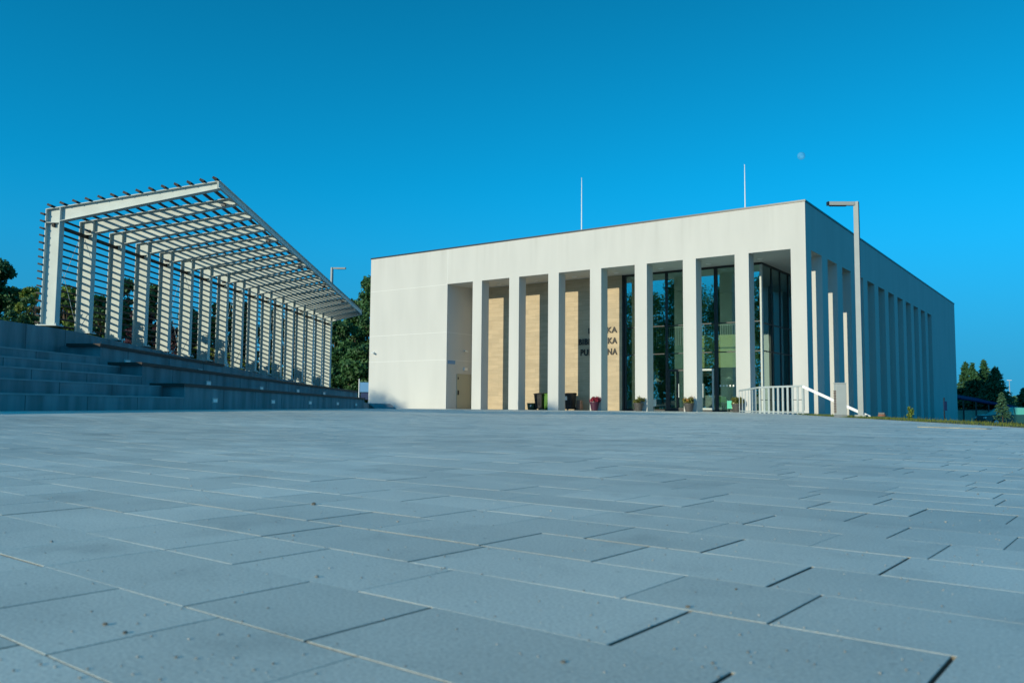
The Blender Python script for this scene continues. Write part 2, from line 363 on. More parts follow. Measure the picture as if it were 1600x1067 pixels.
hz = wn.new('ShaderNodeMapRange'); hz.interpolation_type = 'SMOOTHSTEP'; hz.inputs['From Min'].default_value = -.02; hz.inputs['From Max'].default_value = .27; hz.inputs['To Min'].default_value = .85; hz.inputs['To Max'].default_value = 0
wl.new(sep.outputs['Z'], hz.inputs['Value'])
hm = wn.new('ShaderNodeMix'); hm.data_type = 'RGBA'; hm.inputs['B'].default_value = (.30, 1.6, 2.6, 1)
wl.new(hz.outputs['Result'], hm.inputs['Factor']); wl.new(mul.outputs['Result'], hm.inputs['A']); wl.new(hm.outputs['Result'], wn['Background'].inputs['Color'])
wn['Background'].inputs['Strength'].default_value = .15
S.view_settings.view_transform = 'Standard'; S.view_settings.look = 'None'; S.view_settings.gamma = 1; S.view_settings.exposure = 0
S.cycles.max_bounces = 8; S.cycles.transparent_max_bounces = 16

# ================================================================== SETTING
# ---- lower ground reaching the horizon
g = MB(); g.add([(-2500, -2500, -1.05), (2500, -2500, -1.05), (2500, 2500, -1.05), (-2500, 2500, -1.05)], [(0, 1, 2, 3)])
tag(g.build('ground', M['grassground']), kind='structure')
E0 = Vector((-8.62, 29.0, 0)); EU = Vector((.415, -.91, 0)).normalized(); EN = Vector((-EU.y, EU.x, 0))   # plaza's right edge and its outward normal
# car park asphalt
g = MB(); g.add([(-11, 66, -1.04), (60, 66, -1.04), (60, 100, -1.04), (-11, 100, -1.04)], [(0, 1, 2, 3)])
tag(g.build('car_park', M['asph']), kind='structure')

SC = .45; OO = Vector((0, 0, CAMH)) * (1 - SC)   # the terrace was surveyed from the camera at another scale: its real size is .45 of that
def real(p): return OO + Vector(p) * SC
# ---- plaza: sand bed sheet with paving sheet outside the paved fan, and real pavers
pA = E0 + EU * -3.2; pB = E0 + EU * 60
outline = [(-60, -40), (pB.x, -40), (pB.x, pB.y), (pA.x, pA.y), (-11.0, 33.2), (-12.15, 42.2), (-12.15, 42.3), (-60, 42.3)]
g = MB(); g.prism(outline, -1.0, -.007, 'xy', 0)
plaza = g.build('plaza', M['sheet']); tag(plaza, kind='structure')
g = MB(); g.box(-44, -12.9, 42.301, 45.3, -1.0, -.003)
tag(g.build('colonnade_floor', M['sheet']), kind='structure')
# the paving rises gently towards the terrace
def zp(x, y):
    x = np.asarray(x, float); y = np.asarray(y, float)
    q0 = real(Vector((-33.4354, 15.377, 0)))
    dd = (x - q0.x) * math.cos(2.1106 - math.pi / 2) + (y - q0.y) * math.sin(2.1106 - math.pi / 2) - 5.8 * .45
    nf = ((x - q0.x) * math.cos(2.1106) + (y - q0.y) * math.sin(2.1106)) / .99
    sm = lambda t: np.clip(t, 0, 1) ** 2 * (3 - 2 * np.clip(t, 0, 1))
    return .105 * (1 - sm(dd / 5.6)) * (1 - sm((nf - 13) / 9))
# pavers, laid in courses along an axis turned 3 degrees
ang = R(-2.6); ca, sa = math.cos(ang), math.sin(ang)
def edge_side(x, y): return (np.array([x, y]).T - np.array([E0.x, E0.y])) @ np.array([EN.x, EN.y])
pitch_y = .163
rects = []
v0 = -2.0; kmax = int(44.5 / pitch_y)
for k in range(-4, kmax):
    vv = .47 + .01 + k * pitch_y
    # span of u seen by the camera with margin
    far = max(vv, 0) + 2.0
    u0 = -1.60 * far - 3.0; u1 = min(2.0, 6.0)
    u = u0 + random.random() * .3
    gy = random.choice((.0008, .0013, .0018, .0022))
    while u < u1:
        ln = random.choice((.165, .2, .245, .245, .33))
        rects.append((u, u + ln, vv, vv + pitch_y, gy))
        u += ln
r_ = np.array(rects); n = len(r_)
cx = (r_[:, 0] + r_[:, 1]) / 2; cy = (r_[:, 2] + r_[:, 3]) / 2
wx = cx * ca - cy * sa; wy = cx * sa + cy * ca
th0, ph0 = 2.1106, 2.1106 - math.pi / 2
fx0, fy0 = real((-33.4354, 15.377, 0))[:2]
side_st = (wx - fx0) * math.cos(ph0) + (wy - fy0) * math.sin(ph0)      # keep clear of the terrace
nf_st = ((wx - fx0) * math.cos(th0) + (wy - fy0) * math.sin(th0)) / .99
keep = (edge_side(wx, wy) < -.12) & (wy < 42.15) & ((side_st > 5.8 * SC - .02) | (nf_st > 12.4)) & (wx > -46)
keep &= ~((wy > 33) & (wx > -11.6 + (42 - wy) * .1))
r_ = r_[keep]; n = len(r_); cx, cy = cx[keep], cy[keep]; wx, wy = wx[keep], wy[keep]
gapx = rng.choice([.0012, .0022, .0034, .0042, .005], n)
hx = (r_[:, 1] - r_[:, 0]) / 2 - gapx / 2; hy = (r_[:, 3] - r_[:, 2]) / 2 - rng.choice([.0002, .0005, .001, .0018], n, p=[.45, .25, .2, .1])
zt = rng.normal(0, .00022, n); tx = rng.normal(0, .0007, n); ty = rng.normal(0, .0007, n)
dist = np.hypot(wx, wy); ch = np.full(n, .0006)
zpv = zp(wx, wy)
sg = np.array([(-1, -1), (1, -1), (1, 1), (-1, 1)])
V = np.zeros((n, 12, 3))
for i, (a, b) in enumerate(sg):
    for lv, (dx, zz) in enumerate(((0, -.011), (0, -.0005), (1, 0.))):
        lx = a * (hx - dx * ch); ly = b * (hy - dx * ch)
        z = zz + zt + lx * tx + ly * ty if lv else np.full(n, -.012)
        V[:, lv * 4 + i, 0] = (cx + lx) * ca - (cy + ly) * sa; V[:, lv * 4 + i, 1] = (cx + lx) * sa + (cy + ly) * ca; V[:, lv * 4 + i, 2] = z + zp(V[:, lv * 4 + i, 0], V[:, lv * 4 + i, 1])
base = (np.arange(n) * 12)[:, None]
Q = []
for i in range(4):
    j = (i + 1) % 4
    Q.append(np.stack([base[:, 0] + i, base[:, 0] + j, base[:, 0] + 4 + j, base[:, 0] + 4 + i], 1))
    Q.append(np.stack([base[:, 0] + 4 + i, base[:, 0] + 4 + j, base[:, 0] + 8 + j, base[:, 0] + 8 + i], 1))
Q.append(np.stack([base[:, 0] + 8, base[:, 0] + 9, base[:, 0] + 10, base[:, 0] + 11], 1))
tone = np.clip(rng.normal(.5, .28, n), 0, 1)
pav = np_mesh('paving', V.reshape(-1, 3), np.concatenate(Q), [M['paver'], M['sand']], np.concatenate([np.clip(rng.normal(.45, .4, n), -.2, 1) if (i < 8 and i % 2 == 0) else tone for i in range(9)]), mi=np.concatenate([np.full(n, 1 if (i < 8 and i % 2 == 0) else 0) for i in range(9)]))
tag(pav, kind='structure')
# sand between the pavers
xs = np.arange(-46, 4, .5); ysn = np.arange(-2, 42.3, .5); gx_, gy_ = np.meshgrid(xs, ysn, indexing='ij')
ins = edge_side(gx_.ravel(), gy_.ravel()) < -.15; zz_ = (zp(gx_, gy_) - .0085).ravel(); ny_ = len(ysn)
qs = [(i * ny_ + j, (i + 1) * ny_ + j, (i + 1) * ny_ + j + 1, i * ny_ + j + 1) for i in range(len(xs) - 1) for j in range(ny_ - 1)]
qs = [q for q in qs if all(ins[k] for k in q)]
g = MB(); g.add(list(zip(gx_.ravel(), gy_.ravel(), zz_)), qs)
tag(g.build('joint_sand', M['sand']), kind='structure')

# pebbles and grit lying on the paving (uncountable)
def blob(rad, seed):
    bm = bmesh.new(); bmesh.ops.create_icosphere(bm, subdivisions=1, radius=rad)
    rr = random.Random(seed)
    for v in bm.verts: v.co *= rr.uniform(.7, 1.2); v.co.z *= .65
    vs = np.array([v.co[:] for v in bm.verts]); fs = np.array([[v.index for v in f.verts] for f in bm.faces]); bm.free(); return vs, fs
pv, pf, pt = [], [], []; off = 0
blobs = [blob(1, i) for i in range(8)]
for i in range(3200):
    d = .5 + 6.5 * random.random() ** 1.5; a = yaw + random.uniform(-.6, .6)
    x, y = math.sin(a) * d, math.cos(a) * d
    r = random.choice((.0005, .0007, .0009, .0014)) * (1.9 if random.random() < .05 else 1)
    vs, fs = random.choice(blobs)
    c, s_ = math.cos(i), math.sin(i)
    w = vs * r; w = np.stack([w[:, 0] * c - w[:, 1] * s_ + x, w[:, 0] * s_ + w[:, 1] * c + y, w[:, 2] + r * .4 + float(zp(x, y))], 1)
    pv.append(w); pf.append(fs + off); pt += [random.random() ** 1.3] * len(fs); off += len(vs)
o = np_mesh('grit', np.concatenate(pv), np.concatenate(pf), M['pebble'], np.array(pt)); tag(o, 'loose grit and tiny pebbles scattered over the paving', 'grit', kind='stuff')
# larger single pebbles
for i, (x, y, r) in enumerate([(490, 788, .0055), (165, 975, .0028), (195, 988, .0026), (1075, 948, .0028), (1150, 920, .002), (880, 1034, .0024)]):
    yh = 634.8 + (x - 800) * .0082
    Zp = CAMH * FPX / (y - yh) ; p = px(x, y, Zp)
    vs, fs = blobs[i % 8]; g = MB(); g.add([(v[0] * r, v[1] * r, v[2] * r + r * .4) for v in vs], [tuple(f) for f in fs])
    q = g.build('pebble', simple('pebble_stone_%d' % i, (.13, .12, .10), .9)); q.location = (p.x, p.y, 0)
    tag(q, ['largest brown pebble, lying alone near the left middle of the paving', 'brown pebble beside a second one on the near left paving', 'flatter brown pebble right of another on the near left paving',
            'pebble right of centre on the near paving slabs', 'small pebble on a paving slab between two dark joints at right', 'pebble on the nearest slabs at the bottom centre'][i], 'pebble')
# pale drain strip
a, b = px(1438, 671.5, 9.9), px(1546, 675, 9.15)
g = MB(); g.bar((a.x, a.y, .004), (b.x, b.y, .004), .10, .012)
tag(g.build('drain_cover', M['drain']), 'long pale stone drain strip set in the paving near the grass edge', 'drain')

g = MB(); k0, k1 = E0 + EU * -1.2, E0 + EU * 58
g.hexa([(p.x, p.y, -.2) for p in (k0 - EN * .125, k0 - EN * .045, k1 - EN * .045, k1 - EN * .125)], [(p.x, p.y, .003) for p in (k0 - EN * .125, k0 - EN * .045, k1 - EN * .045, k1 - EN * .125)])
tag(g.build('kerb', M['conc_cap']), kind='structure')
# ---- grass bank along the right edge
prof = [(0, -.012), (.15, .0), (.6, .004), (1.2, -.02), (2.2, -.2), (6.5, -1.06)]
ts = np.linspace(-1.6, 60, 80)
vv = []
for t in ts:
    for o_, z_ in prof:
        p = E0 + EU * t + EN * (o_ - .10); vv.append((p.x, p.y, z_ + .012 * math.sin(t * 1.7 + o_ * 3)))
k = len(prof); q = [(i * k + j, i * k + j + 1, (i + 1) * k + j + 1, (i + 1) * k + j) for i in range(len(ts) - 1) for j in range(k - 1)]
g = MB(); g.add(vv, q); tag(g.build('grass_bank', M['grassground'], smooth=True), kind='structure')
nb = 15000
t_ = rng.uniform(-1.4, 24, nb); o_ = rng.uniform(-.03, 2.2, nb) ** 1.0
zb = np.interp(o_, [p[0] for p in prof], [p[1] for p in prof])
bx = E0.x + EU.x * t_ + EN.x * (o_ - .1); by = E0.y + EU.y * t_ + EN.y * (o_ - .1)
hh = rng.uniform(.016, .055, nb) * np.where(rng.random(nb) < .06, 1.8, 1); an = rng.uniform(0, 6.28, nb); wd = rng.uniform(.003, .007, nb)
lx, ly = rng.normal(0, .4, nb) * hh, rng.normal(0, .4, nb) * hh
P0 = np.stack([bx - np.cos(an) * wd, by - np.sin(an) * wd, zb - .005], 1); P1 = np.stack([bx + np.cos(an) * wd, by + np.sin(an) * wd, zb - .005], 1)
P2 = np.stack([bx + lx, by + ly, zb + hh], 1)
VV = np.stack([P0, P1, P2], 1).reshape(-1, 3); QQ = np.arange(nb * 3).reshape(-1, 3)
tag(np_mesh('grass', VV, QQ, M['grass'], rng.random(nb)), 'short patchy grass on the bank along the right edge of the plaza', 'grass', kind='stuff')

# ================================================================== PERGOLA frame of reference
X0, Y0, TH = -33.4354, 15.377, 2.1106; PH = TH - math.pi / 2; SP = 2.2
AX = Vector((math.cos(TH), math.sin(TH), 0)); PR = Vector((math.cos(PH), math.sin(PH), 0))
def pg(nf, off, z): # frame number, offset to the plaza side, height
    return Vector((X0, Y0, 0)) + AX * (SP * nf) + PR * off + Vector((0, 0, z))
def zD(nf):
    if nf <= 0: return 3.10
    return 3.1733 - .1048 * nf - .045 if nf <= 16.3 else max(1.42 - (nf - 16.3) * .2, .45)
# bank behind the terrace
ns = np.linspace(-14, 26, 41); vv = []
for nf in ns:
    z = zD(nf) - .06
    for off in (.7, -2, -12, -30, -70): vv.append(real(pg(nf, off, z + (.25 * math.sin(nf * .9 + off) if off < -3 else 0))))
g = MB(); g.add(vv, [(i * 5 + j, (i + 1) * 5 + j, (i + 1) * 5 + j + 1, i * 5 + j + 1) for i in range(40) for j in range(4)])
tag(g.build('hill', M['dirt'], smooth=True), kind='structure')

# ---- seating terrace
Z = Vector((0, 0, 1))
ter = thing('seating_terrace', 'stepped grey concrete amphitheatre terrace with dark wooden bench edges below the pergola', 'terrace', tuple(OO)); ter.scale = (SC,) * 3
def wall_strip(name, ns, off_f, off_b, ztop, zbot, mat, parent, cap=None):
    """wall running along the pergola axis between frame numbers, top following ztop(n)"""
    g = MB(); vs = []
    for nf in ns:
        vs += [pg(nf, off_f, zbot), pg(nf, off_f, ztop(nf)), pg(nf, off_b, ztop(nf)), pg(nf, off_b, zbot)]
    fs = []
    for i in range(len(ns) - 1):
        for j in range(4):
            fs.append((i * 4 + j, i * 4 + (j + 1) % 4, (i + 1) * 4 + (j + 1) % 4, (i + 1) * 4 + j))
    e = (len(ns) - 1) * 4
    fs += [(0, 1, 2, 3), (e + 3, e + 2, e + 1, e)]
    g.add(vs, fs); return g.build(name, mat, parent)
zA = lambda nf: 2.36 - .047 * max(nf, 0); zB = lambda nf: 1.65 - .036 * max(nf, 0); zC = lambda nf: .86 - .0227 * max(nf, 0)
for i, (off, z, back) in enumerate(((5.8, .44, 4.9), (4.95, .86, 4.05), (4.1, 1.24, 3.2), (3.25, 1.60, 2.35), (2.4, 1.96, .8))):
    wall_strip('step', [-12, 0.], off, off - 1.6 if i < 4 else .74, lambda nf, z=z: z, -.3, M['conc'], ter)
    wall_strip('nosing', [-12, 0.], off + .012, off - .25, lambda nf, z=z: z + .014, z - .03, M['conc_cap'], ter)
nsD = list(np.arange(-12, 23.1, .5))
wall_strip('top_wall', nsD, .75, .45, lambda nf: zD(nf) - .055, -.3, M['conc'], ter)
wall_strip('coping', nsD, .775, .25, lambda nf: zD(nf), 0, M['conc_cap'], ter) if False else None
for nm, off, zf, n1 in (('a', 2.4, zA, 5.2), ('b', 4.1, zB, 14.5), ('c', 5.8, zC, 12.3)):
    nn = list(np.arange(0.01, n1 + .01, .5))
    wall_strip('seat_wall', nn, off, off - 1.75 if nm != 'a' else .74, lambda nf, zf=zf: zf(nf) - .002, -.3, M['conc'], ter)
    # dark timber seat edge, overhanging front and the stair end
    g = MB(); vs = []
    nn2 = [-.06] + nn[1:]
    for nf in nn2: vs += [pg(nf, off + .07, zf(nf)), pg(nf, off + .07, zf(nf) + .115), pg(nf, off - .55, zf(nf) + .115), pg(nf, off - .55, zf(nf))]
    fs = [(i * 4 + j, i * 4 + (j + 1) % 4, (i + 1) * 4 + (j + 1) % 4, (i + 1) * 4 + j) for i in range(len(nn2) - 1) for j in range(4)] + [(0, 1, 2, 3), tuple(reversed(range(len(nn2) * 4 - 4, len(nn2) * 4)))]
    g.add(vs, fs); g.build('bench_edge', M['bench'], ter)
    g = MB(); a_ = pg(-.06, off - .55, zf(0)); b_ = pg(-.06, off - 1.3, zf(0)); c_ = pg(.25, off - 1.3, zf(0)); d_ = pg(.25, off - .55, zf(0))
    g.hexa([a_, d_, c_, b_], [p + Vector((0, 0, .115)) for p in (a_, d_, c_, b_)]); g.build('bench_end', M['bench'], ter)
# wing wall sloping down against the library front
we = px(576, 636, 25.9); wf = px(598, 637.2, 25.0)
g = MB(); pts = []
we_, wf_ = [(Vector((p.x, p.y, 0)) - OO) / SC for p in (we, wf)]; wn_ = (wf_ - we_).normalized().cross(Z).normalized()
zt0 = zC(12.3) - .002
g.add([we_ - wn_ * .0 + Z * -.4, wf_ + Z * -.4, wf_ + Z * -.15, we_ + Z * zt0] + [p - wn_ * 1.6 for p in (we_ + Z * -.4, wf_ + Z * -.4, wf_ + Z * -.15, we_ + Z * zt0)], [(0, 1, 2, 3), (7, 6, 5, 4), (0, 4, 5, 1), (1, 5, 6, 2), (2, 6, 7, 3), (3, 7, 4, 0)])
g.build('wing_wall', M['conc'], ter)
# dark casting joints between the concrete blocks
def joint(a, b, w): MB().bar(a, b, w, .012, up=PR).build('block_joint', M['jointdark'], ter)
for off, zf, n0, n1, stp in ((5.8, zC, 1.6, 12.2, 1.55), (4.1, zB, 1.1, 14, 1.55), (2.4, zA, .9, 5, 1.55)):
    nf = n0
    while nf < n1: joint(pg(nf, off + .002, -.2), pg(nf, off + .002, zf(nf) - .01), .03); nf += stp
for off, z, z0 in ((5.8, .40, -.2), (4.95, .83, .44), (4.1, 1.21, .86), (3.25, 1.57, 1.24), (2.4, 1.93, 1.6)):
    nf = -.9 - (off * 7 % 1)
    while nf > -11: joint(pg(nf, off + .002, z0), pg(nf, off + .002, z), .025); nf -= 1.3
for nf in (-5, -3.6, -2.2, -.9, .15): joint(pg(nf, .752, 1.9), pg(nf, .752, zD(nf) - .07), .03)
# recessed lights in the risers
def recess(nf, off, z, w=.5):
    g = MB(); a = pg(nf, off + .004, z); b = pg(nf + w / SP, off + .004, z)
    g.bar(a, b, .03, .20)
    f = g.build('recessed_light', M['cab'], ter)
    g = MB(); a = pg(nf + .08 / SP, off + .018, z - .01); b = pg(nf + (w - .06) / SP, off + .018, z - .01); g.bar(a, b, .02, .13); g.build('lens', M['lightpanel'], f)
def on_off(xp, yp, off):
    d = fw + rt2 * ((xp - 800) / FPX) - up2 * ((yp - 533.5) / FPX)
    c = PR.dot(Vector((X0, Y0, 0))) + off; t = c / PR.dot(d); p = Vector((0, 0, CAMH)) + d * t
    return (p - Vector((X0, Y0, 0))).dot(AX) / SP, p.z
for xp, yp, off in ((198, 565.5, 2.4), (312, 579.5, 2.4), (325, 598.5, 4.1), (408, 606.5, 4.1), (465, 610.5, 4.1), (506, 614.5, 4.1), (335, 625.5, 5.8), (426, 627.5, 5.8), (484, 629, 5.8), (527, 630.5, 5.8), (556, 632, 5.8)):
    nf, z = on_off(xp, yp, off); zmax = {2.4: zA, 4.1: zB, 5.8: zC}[off](nf)
    recess(nf - .1, off, min(z, zmax - .14))

# ---- pergola
per = thing('pergola', 'long white steel pergola with dark timber louvres above the terrace', 'pergola', tuple(real(pg(0, 0, 3.1)))); per.scale = (SC,) * 3
PB = pg(0, 0, 3.1)
def L_(v): return Vector(v) - PB
def ztop(nf): return 7.7246 - .0224 * nf
def blen(nf): return 6.8901 - .2398 * nf
RISE = .147
def tip(nf, f=1.): return pg(nf, blen(nf) * f, ztop(nf) + RISE * blen(nf) * f)
Z = Vector((0, 0, 1))
for nf in range(17):
    zb = 3.1733 - .1048 * nf; zt_ = ztop(nf)
    g = MB()
    hw = .15 / SP
    def slab(o0, o1, z0, z1, w=hw):
        b = [pg(nf - w, o0, z0), pg(nf - w, o1, z0), pg(nf + w, o1, z0), pg(nf + w, o0, z0)]
        t = [p + Z * (z1 - z0) for p in b]; g.hexa([L_(p) for p in b], [L_(p) for p in t])
    slab(0, .03, zb + .03, zt_ + .002); slab(.57, .60, zb + .03, zt_ - .55); slab(.03, .57, zb + .03, zt_ - .55, .011 / SP)
    # knee stiffeners
    slab(.03, .60, zt_ - .55, zt_ - .525); slab(.57, .60, zt_ - .524, zt_ + .05)
    post = g.build('post', M['steel'], per)
    g = MB(); w = .24 / SP
    b = [pg(nf - w, -.12, zb - .02), pg(nf - w, .72, zb - .02), pg(nf + w, .72, zb - .02), pg(nf + w, -.12, zb - .02)]
    g.hexa([L_(p) for p in b], [L_(p + Z * .045) for p in b])
    for so_ in (-.06, .66):
        for sn in (-.17, .17):
            c = L_(pg(nf + sn / SP, so_, zb + .025)); g.tube([c, c + Z * .06], .022, 8)
    g.build('base_plate', M['steel'], post)
    # tapered roof beam
    g = MB(); Lb = blen(nf)
    def top(o): return zt_ + RISE * o
    def dep(o): return .60 - (.60 - .31) * (o / Lb)
    def web(o0, o1, w, a, bq):
        """part of the I section between offsets; a,b give lower/upper height functions"""
        bpts = [pg(nf - w, o0, a(o0)), pg(nf - w, o1, a(o1)), pg(nf + w, o1, a(o1)), pg(nf + w, o0, a(o0))]
        tpts = [pg(nf - w, o0, bq(o0)), pg(nf - w, o1, bq(o1)), pg(nf + w, o1, bq(o1)), pg(nf + w, o0, bq(o0))]
        g.hexa([L_(p) for p in bpts], [L_(p) for p in tpts])
    web(.031, Lb, .012 / SP, lambda o: top(o) - dep(o) + .02, lambda o: top(o) - .026)
    web(.031, Lb, hw, lambda o: top(o) - .026, top)
    web(.601, Lb, hw, lambda o: top(o) - dep(o), lambda o: top(o) - dep(o) + .022)
    web(Lb - .02, Lb + .002, hw, lambda o: top(o) - dep(o) + .022, lambda o: top(o) - .027)
    g.build('roof_beam', M['steel'], per)
# wall louvres: run the whole length outside the posts
k = 0
while True:
    dz = .20 + k * .283
    g = MB(); n_end = 16.0
    za, zb_ = ztop(0) - dz, ztop(16) - dz
    n0 = 0.
    if za < 3.18: n0 = None
    if n0 is None:
        # lower louvres start where the ground has dropped enough
        n0 = math.ceil((3.1733 + .06 - za) / (.1048 - .0224))
        if n0 >= 16: break
    a = pg(n0 - .10, -.085, ztop(n0) - dz); b = pg(16.1, -.085, ztop(16) - dz)
    t = R(14); u = (Z * math.cos(t) + PR * math.sin(t))
    g.bar(L_(a), L_(b), .17, .07, up=u); g.build('wall_slat', M['slat'], per); k += 1
# roof louvres, fanning with the taper
for k in range(14):
    f = .03 + k * (1 - .045) / 13
    a = tip(-.12, f) + Z * .085; b = tip(16.12, f) + Z * .085
    t = R(24); u = (Z * math.cos(t) + PR * math.sin(t))
    g = MB(); g.bar(L_(a), L_(b), .18, .09, up=u); g.build('roof_slat', M['slat'], per)
# fascia channel along the tips
g = MB()
for s0, s1, dz0, dz1 in ((.004, .03, -.30, -.002), (.03, .09, -.30, -.275), (.03, .09, -.027, -.002)):
    b = []; tt = []
    for nf in (-.07, 16.07):
        p = tip(nf); b.append((nf, p))
    a0, a1 = b[0][1], b[1][1]
    q = [a0 + PR * s0 + Z * dz0, a0 + PR * s1 + Z * dz0, a1 + PR * s1 + Z * dz0, a1 + PR * s0 + Z * dz0]
    g.hexa([L_(p) for p in q], [L_(p + Z * (dz1 - dz0)) for p in q])
g.build('fascia', M['steel'], per)
g = MB(); g.bar(L_(pg(-.05, .30, ztop(0) - .63)), L_(pg(16.05, .30, ztop(16) - .63)), .10, .13); g.build('edge_beam', M['slat'], per)
# bracing rods in some bays, floodlights at some knees
for nf in (0, 4, 7, 10, 13):
    for a_, b_ in (((nf + .1, zD(nf) + .35), (nf + .93, ztop(nf) - .7)), ((nf + .93, zD(nf + 1) + .35), (nf + .1, ztop(nf) - .7))):
        g = MB(); g.tube([L_(pg(a_[0], .06, a_[1])), L_(pg(b_[0], .06, b_[1]))], .011, 6); g.build('brace_rod', M['steel'], per)
for nf in (1, 4, 7, 10, 13):
    for off, z in ((.42, ztop(nf) - .42), (blen(nf) * .93, ztop(nf) + RISE * blen(nf) * .93 - .27)):
        g = MB(); c = L_(pg(nf - .09, off, z)); g.bar(c - PR * .09, c + PR * .09, .10, .13); g.bar(c + Z * .05, c + Z * .05 + AX * .19, .03, .03)
        g.build('floodlight', M['coping'], per)

# ================================================================== LIBRARY
D, XC, H, ZO, PW, PS, NL, LX = 42.304, -12.14, 10.698, 8.337, .76, 2.953, -35.729, -42.96
A0, OW, OS, YE = .941, 1.966, 3.07, 92.49
lib = thing('library', 'white modern public library with tall rectangular colonnade and glazed corner', 'building', ((LX + XC) / 2, D, 0))
LB = Vector(lib.location)
class LM(MB):
    def box(s, x0, x1, y0, y1, z0, z1, mi=0): return MB.box(s, x0 - LB.x, x1 - LB.x, y0 - LB.y, y1 - LB.y, z0, z1, mi)
def lbox(name, mat, *a, parent=None):
    return LM().box(*a).build(name, mat, parent or lib)
lbox('left_wall', M['stucco'], LX, NL, D, 62, -1, H)
lbox('left_wall', M['stucco'], LX, NL, 62, YE, -1, H - .002)
up_ = lbox('upper_wall', M['stucco'], NL, XC, D, YE, ZO, H)
for i in range(8):
    x1 = XC - (7 - i) * PS
    if i < 7: lbox('pillar', M['stucco'], x1 - PW, x1, D, D + PW, -.3, ZO)
    else:
        g = LM(); ox, oy = LB.x, LB.y
        g.prism([(x1 - PW - ox, D - oy), (x1 - ox, D - oy), (x1 - ox, D + A0 - oy), (x1 - .64 - ox, D + A0 - oy), (x1 - .64 - ox, D + .62 - oy), (x1 - PW - ox, D + .62 - oy)], -3, ZO, 'xy'); g.build('corner_pillar', M['stucco'], lib)
for i in range(11):
    y0 = D + A0 + OW + i * OS
    lbox('side_pillar', M['stucco'], XC - .64, XC, y0, y0 + OS - OW, -3, ZO)
lbox('side_wall', M['stucco'], XC - 3.2, XC, D + A0 + 11 * OS + OW, YE, -3, ZO)
lbox('side_plinth', M['stucco'], -15.6, XC - PW - .01, 45.31, D + A0 + 11 * OS + OW, -3, -.02)
# dark coping
g = LM(); t_ = .035
g.box(LX - t_, XC + t_, D - t_, D + .4, H + .001, H + .09); g.box(XC - .4, XC + t_, D + .401, YE, H + .001, H + .09); g.box(LX - t_, LX + .4, D + .401, YE, H + .001, H + .09)
g.build('roof_coping', M['coping'], lib)
# pale render joints on the left block
g = LM()
for z in (3.27, 5.11, 8.32): g.box(LX + .005, NL - .005, D - .006, D + .01, z - .013, z + .013)
for z in (3.27, 5.11): g.box(NL - .01, NL + .006, D + .03, 45.19, z - .015, z + .015)
g.box(NL - .012, NL + .014, D - .005, D + .01, ZO + .03, H - .02)
g.build('render_joint', M['joint'], lib)
# stone wall and lettering
lbox('stone_wall', M['trav'], NL, -24.14, 45.2, 45.7, -.2, ZO)
lbox('stone_edge', M['frame'], -24.139, -24.04, 45.22, 45.7, -.2, ZO)
def lettering(word, xl, xr, z0, z1):
    cu = bpy.data.curves.new('lettering', 'FONT'); cu.body = word; cu.size = 1; cu.extrude = .03; cu.offset = .032; cu.space_character = 1.12
    to = bpy.data.objects.new('tmp', cu); COL.objects.link(to)
    dg = bpy.context.evaluated_depsgraph_get(); me = bpy.data.meshes.new_from_object(to.evaluated_get(dg))
    bpy.data.objects.remove(to)
    a = np.zeros(len(me.vertices) * 3, np.float32); me.vertices.foreach_get('co', a); a = a.reshape(-1, 3)
    mn, mx = a.min(0), a.max(0)
    # cap height measured on a flat letter keeps the J from stretching the line
    out = np.zeros_like(a); out[:, 0] = xl + (a[:, 0] - mn[0]) / (mx[0] - mn[0]) * (xr - xl) - LB.x
    lo = 0. ; hi = .70
    out[:, 2] = z0 + (a[:, 1] - lo) / (hi - lo) * (z1 - z0); out[:, 1] = 45.175 - LB.y - (a[:, 2]) / .03 * .02
    me.vertices.foreach_set('co', out.ravel()); me.materials.clear(); me.materials.append(M['letter']); me.update()
    for p in me.polygons: p.material_index = 0
    bm = bmesh.new(); bm.from_mesh(me); bmesh.ops.recalc_face_normals(bm, faces=bm.faces); bm.to_mesh(me); bm.free()
    link(bpy.data.objects.new('lettering', me), lib)
lettering('MIEJSKA', -26.5, -24.45, 4.81, 5.15)
lettering('BIBLIOTEKA', -27.22, -24.45, 4.13, 4.49)
lettering('PUBLICZNA', -27.07, -24.45, 3.45, 3.82)
# side door of the niche, lamp, cameras and plate
d_ = lbox('door', M['door'], NL - .05, NL + .02, 43.45, 44.92, .02, 2.3)
g = LM(); g.box(NL - .04, NL + .035, 43.38, 43.449, 0, 2.37); g.box(NL - .04, NL + .035, 44.921, 44.98, 0, 2.37); g.box(NL - .04, NL + .035, 43.449, 44.921, 2.301, 2.37); g.build('door_frame', M['door'], d_)
LM().box(NL + .02, NL + .09, 43.5, 43.56, .95, 1.25).build('handle', M['letter'], d_)
LM().box(NL + .02, NL + .05, 43.5, 43.56, 2.0, 2.15).build('hinge', M['letter'], d_)
lbox('wall_lamp', M['white'], NL + .001, NL + .12, 44.1, 44.42, 2.62, 2.8)
lbox('wall_plate', M['bluepanel'], NL + .007, NL + .02, 42.45, 43.2, 3.0, 3.24)
def cctv(parent, x, y, z, d):
    g = LM(); g.box(x, x + .08 * abs(d[0]) + .1, y - .1, y, z - .05, z + .05)
    c = Vector((x - LB.x, y - LB.y - .08, z)); g.bar(c, c + Vector(d) * .32, .1, .1)
    g.build('security_camera', M['intwhite'], parent)
cctv(lib, -42.6, D - .002, 3.95, (1, -.5, -.25))
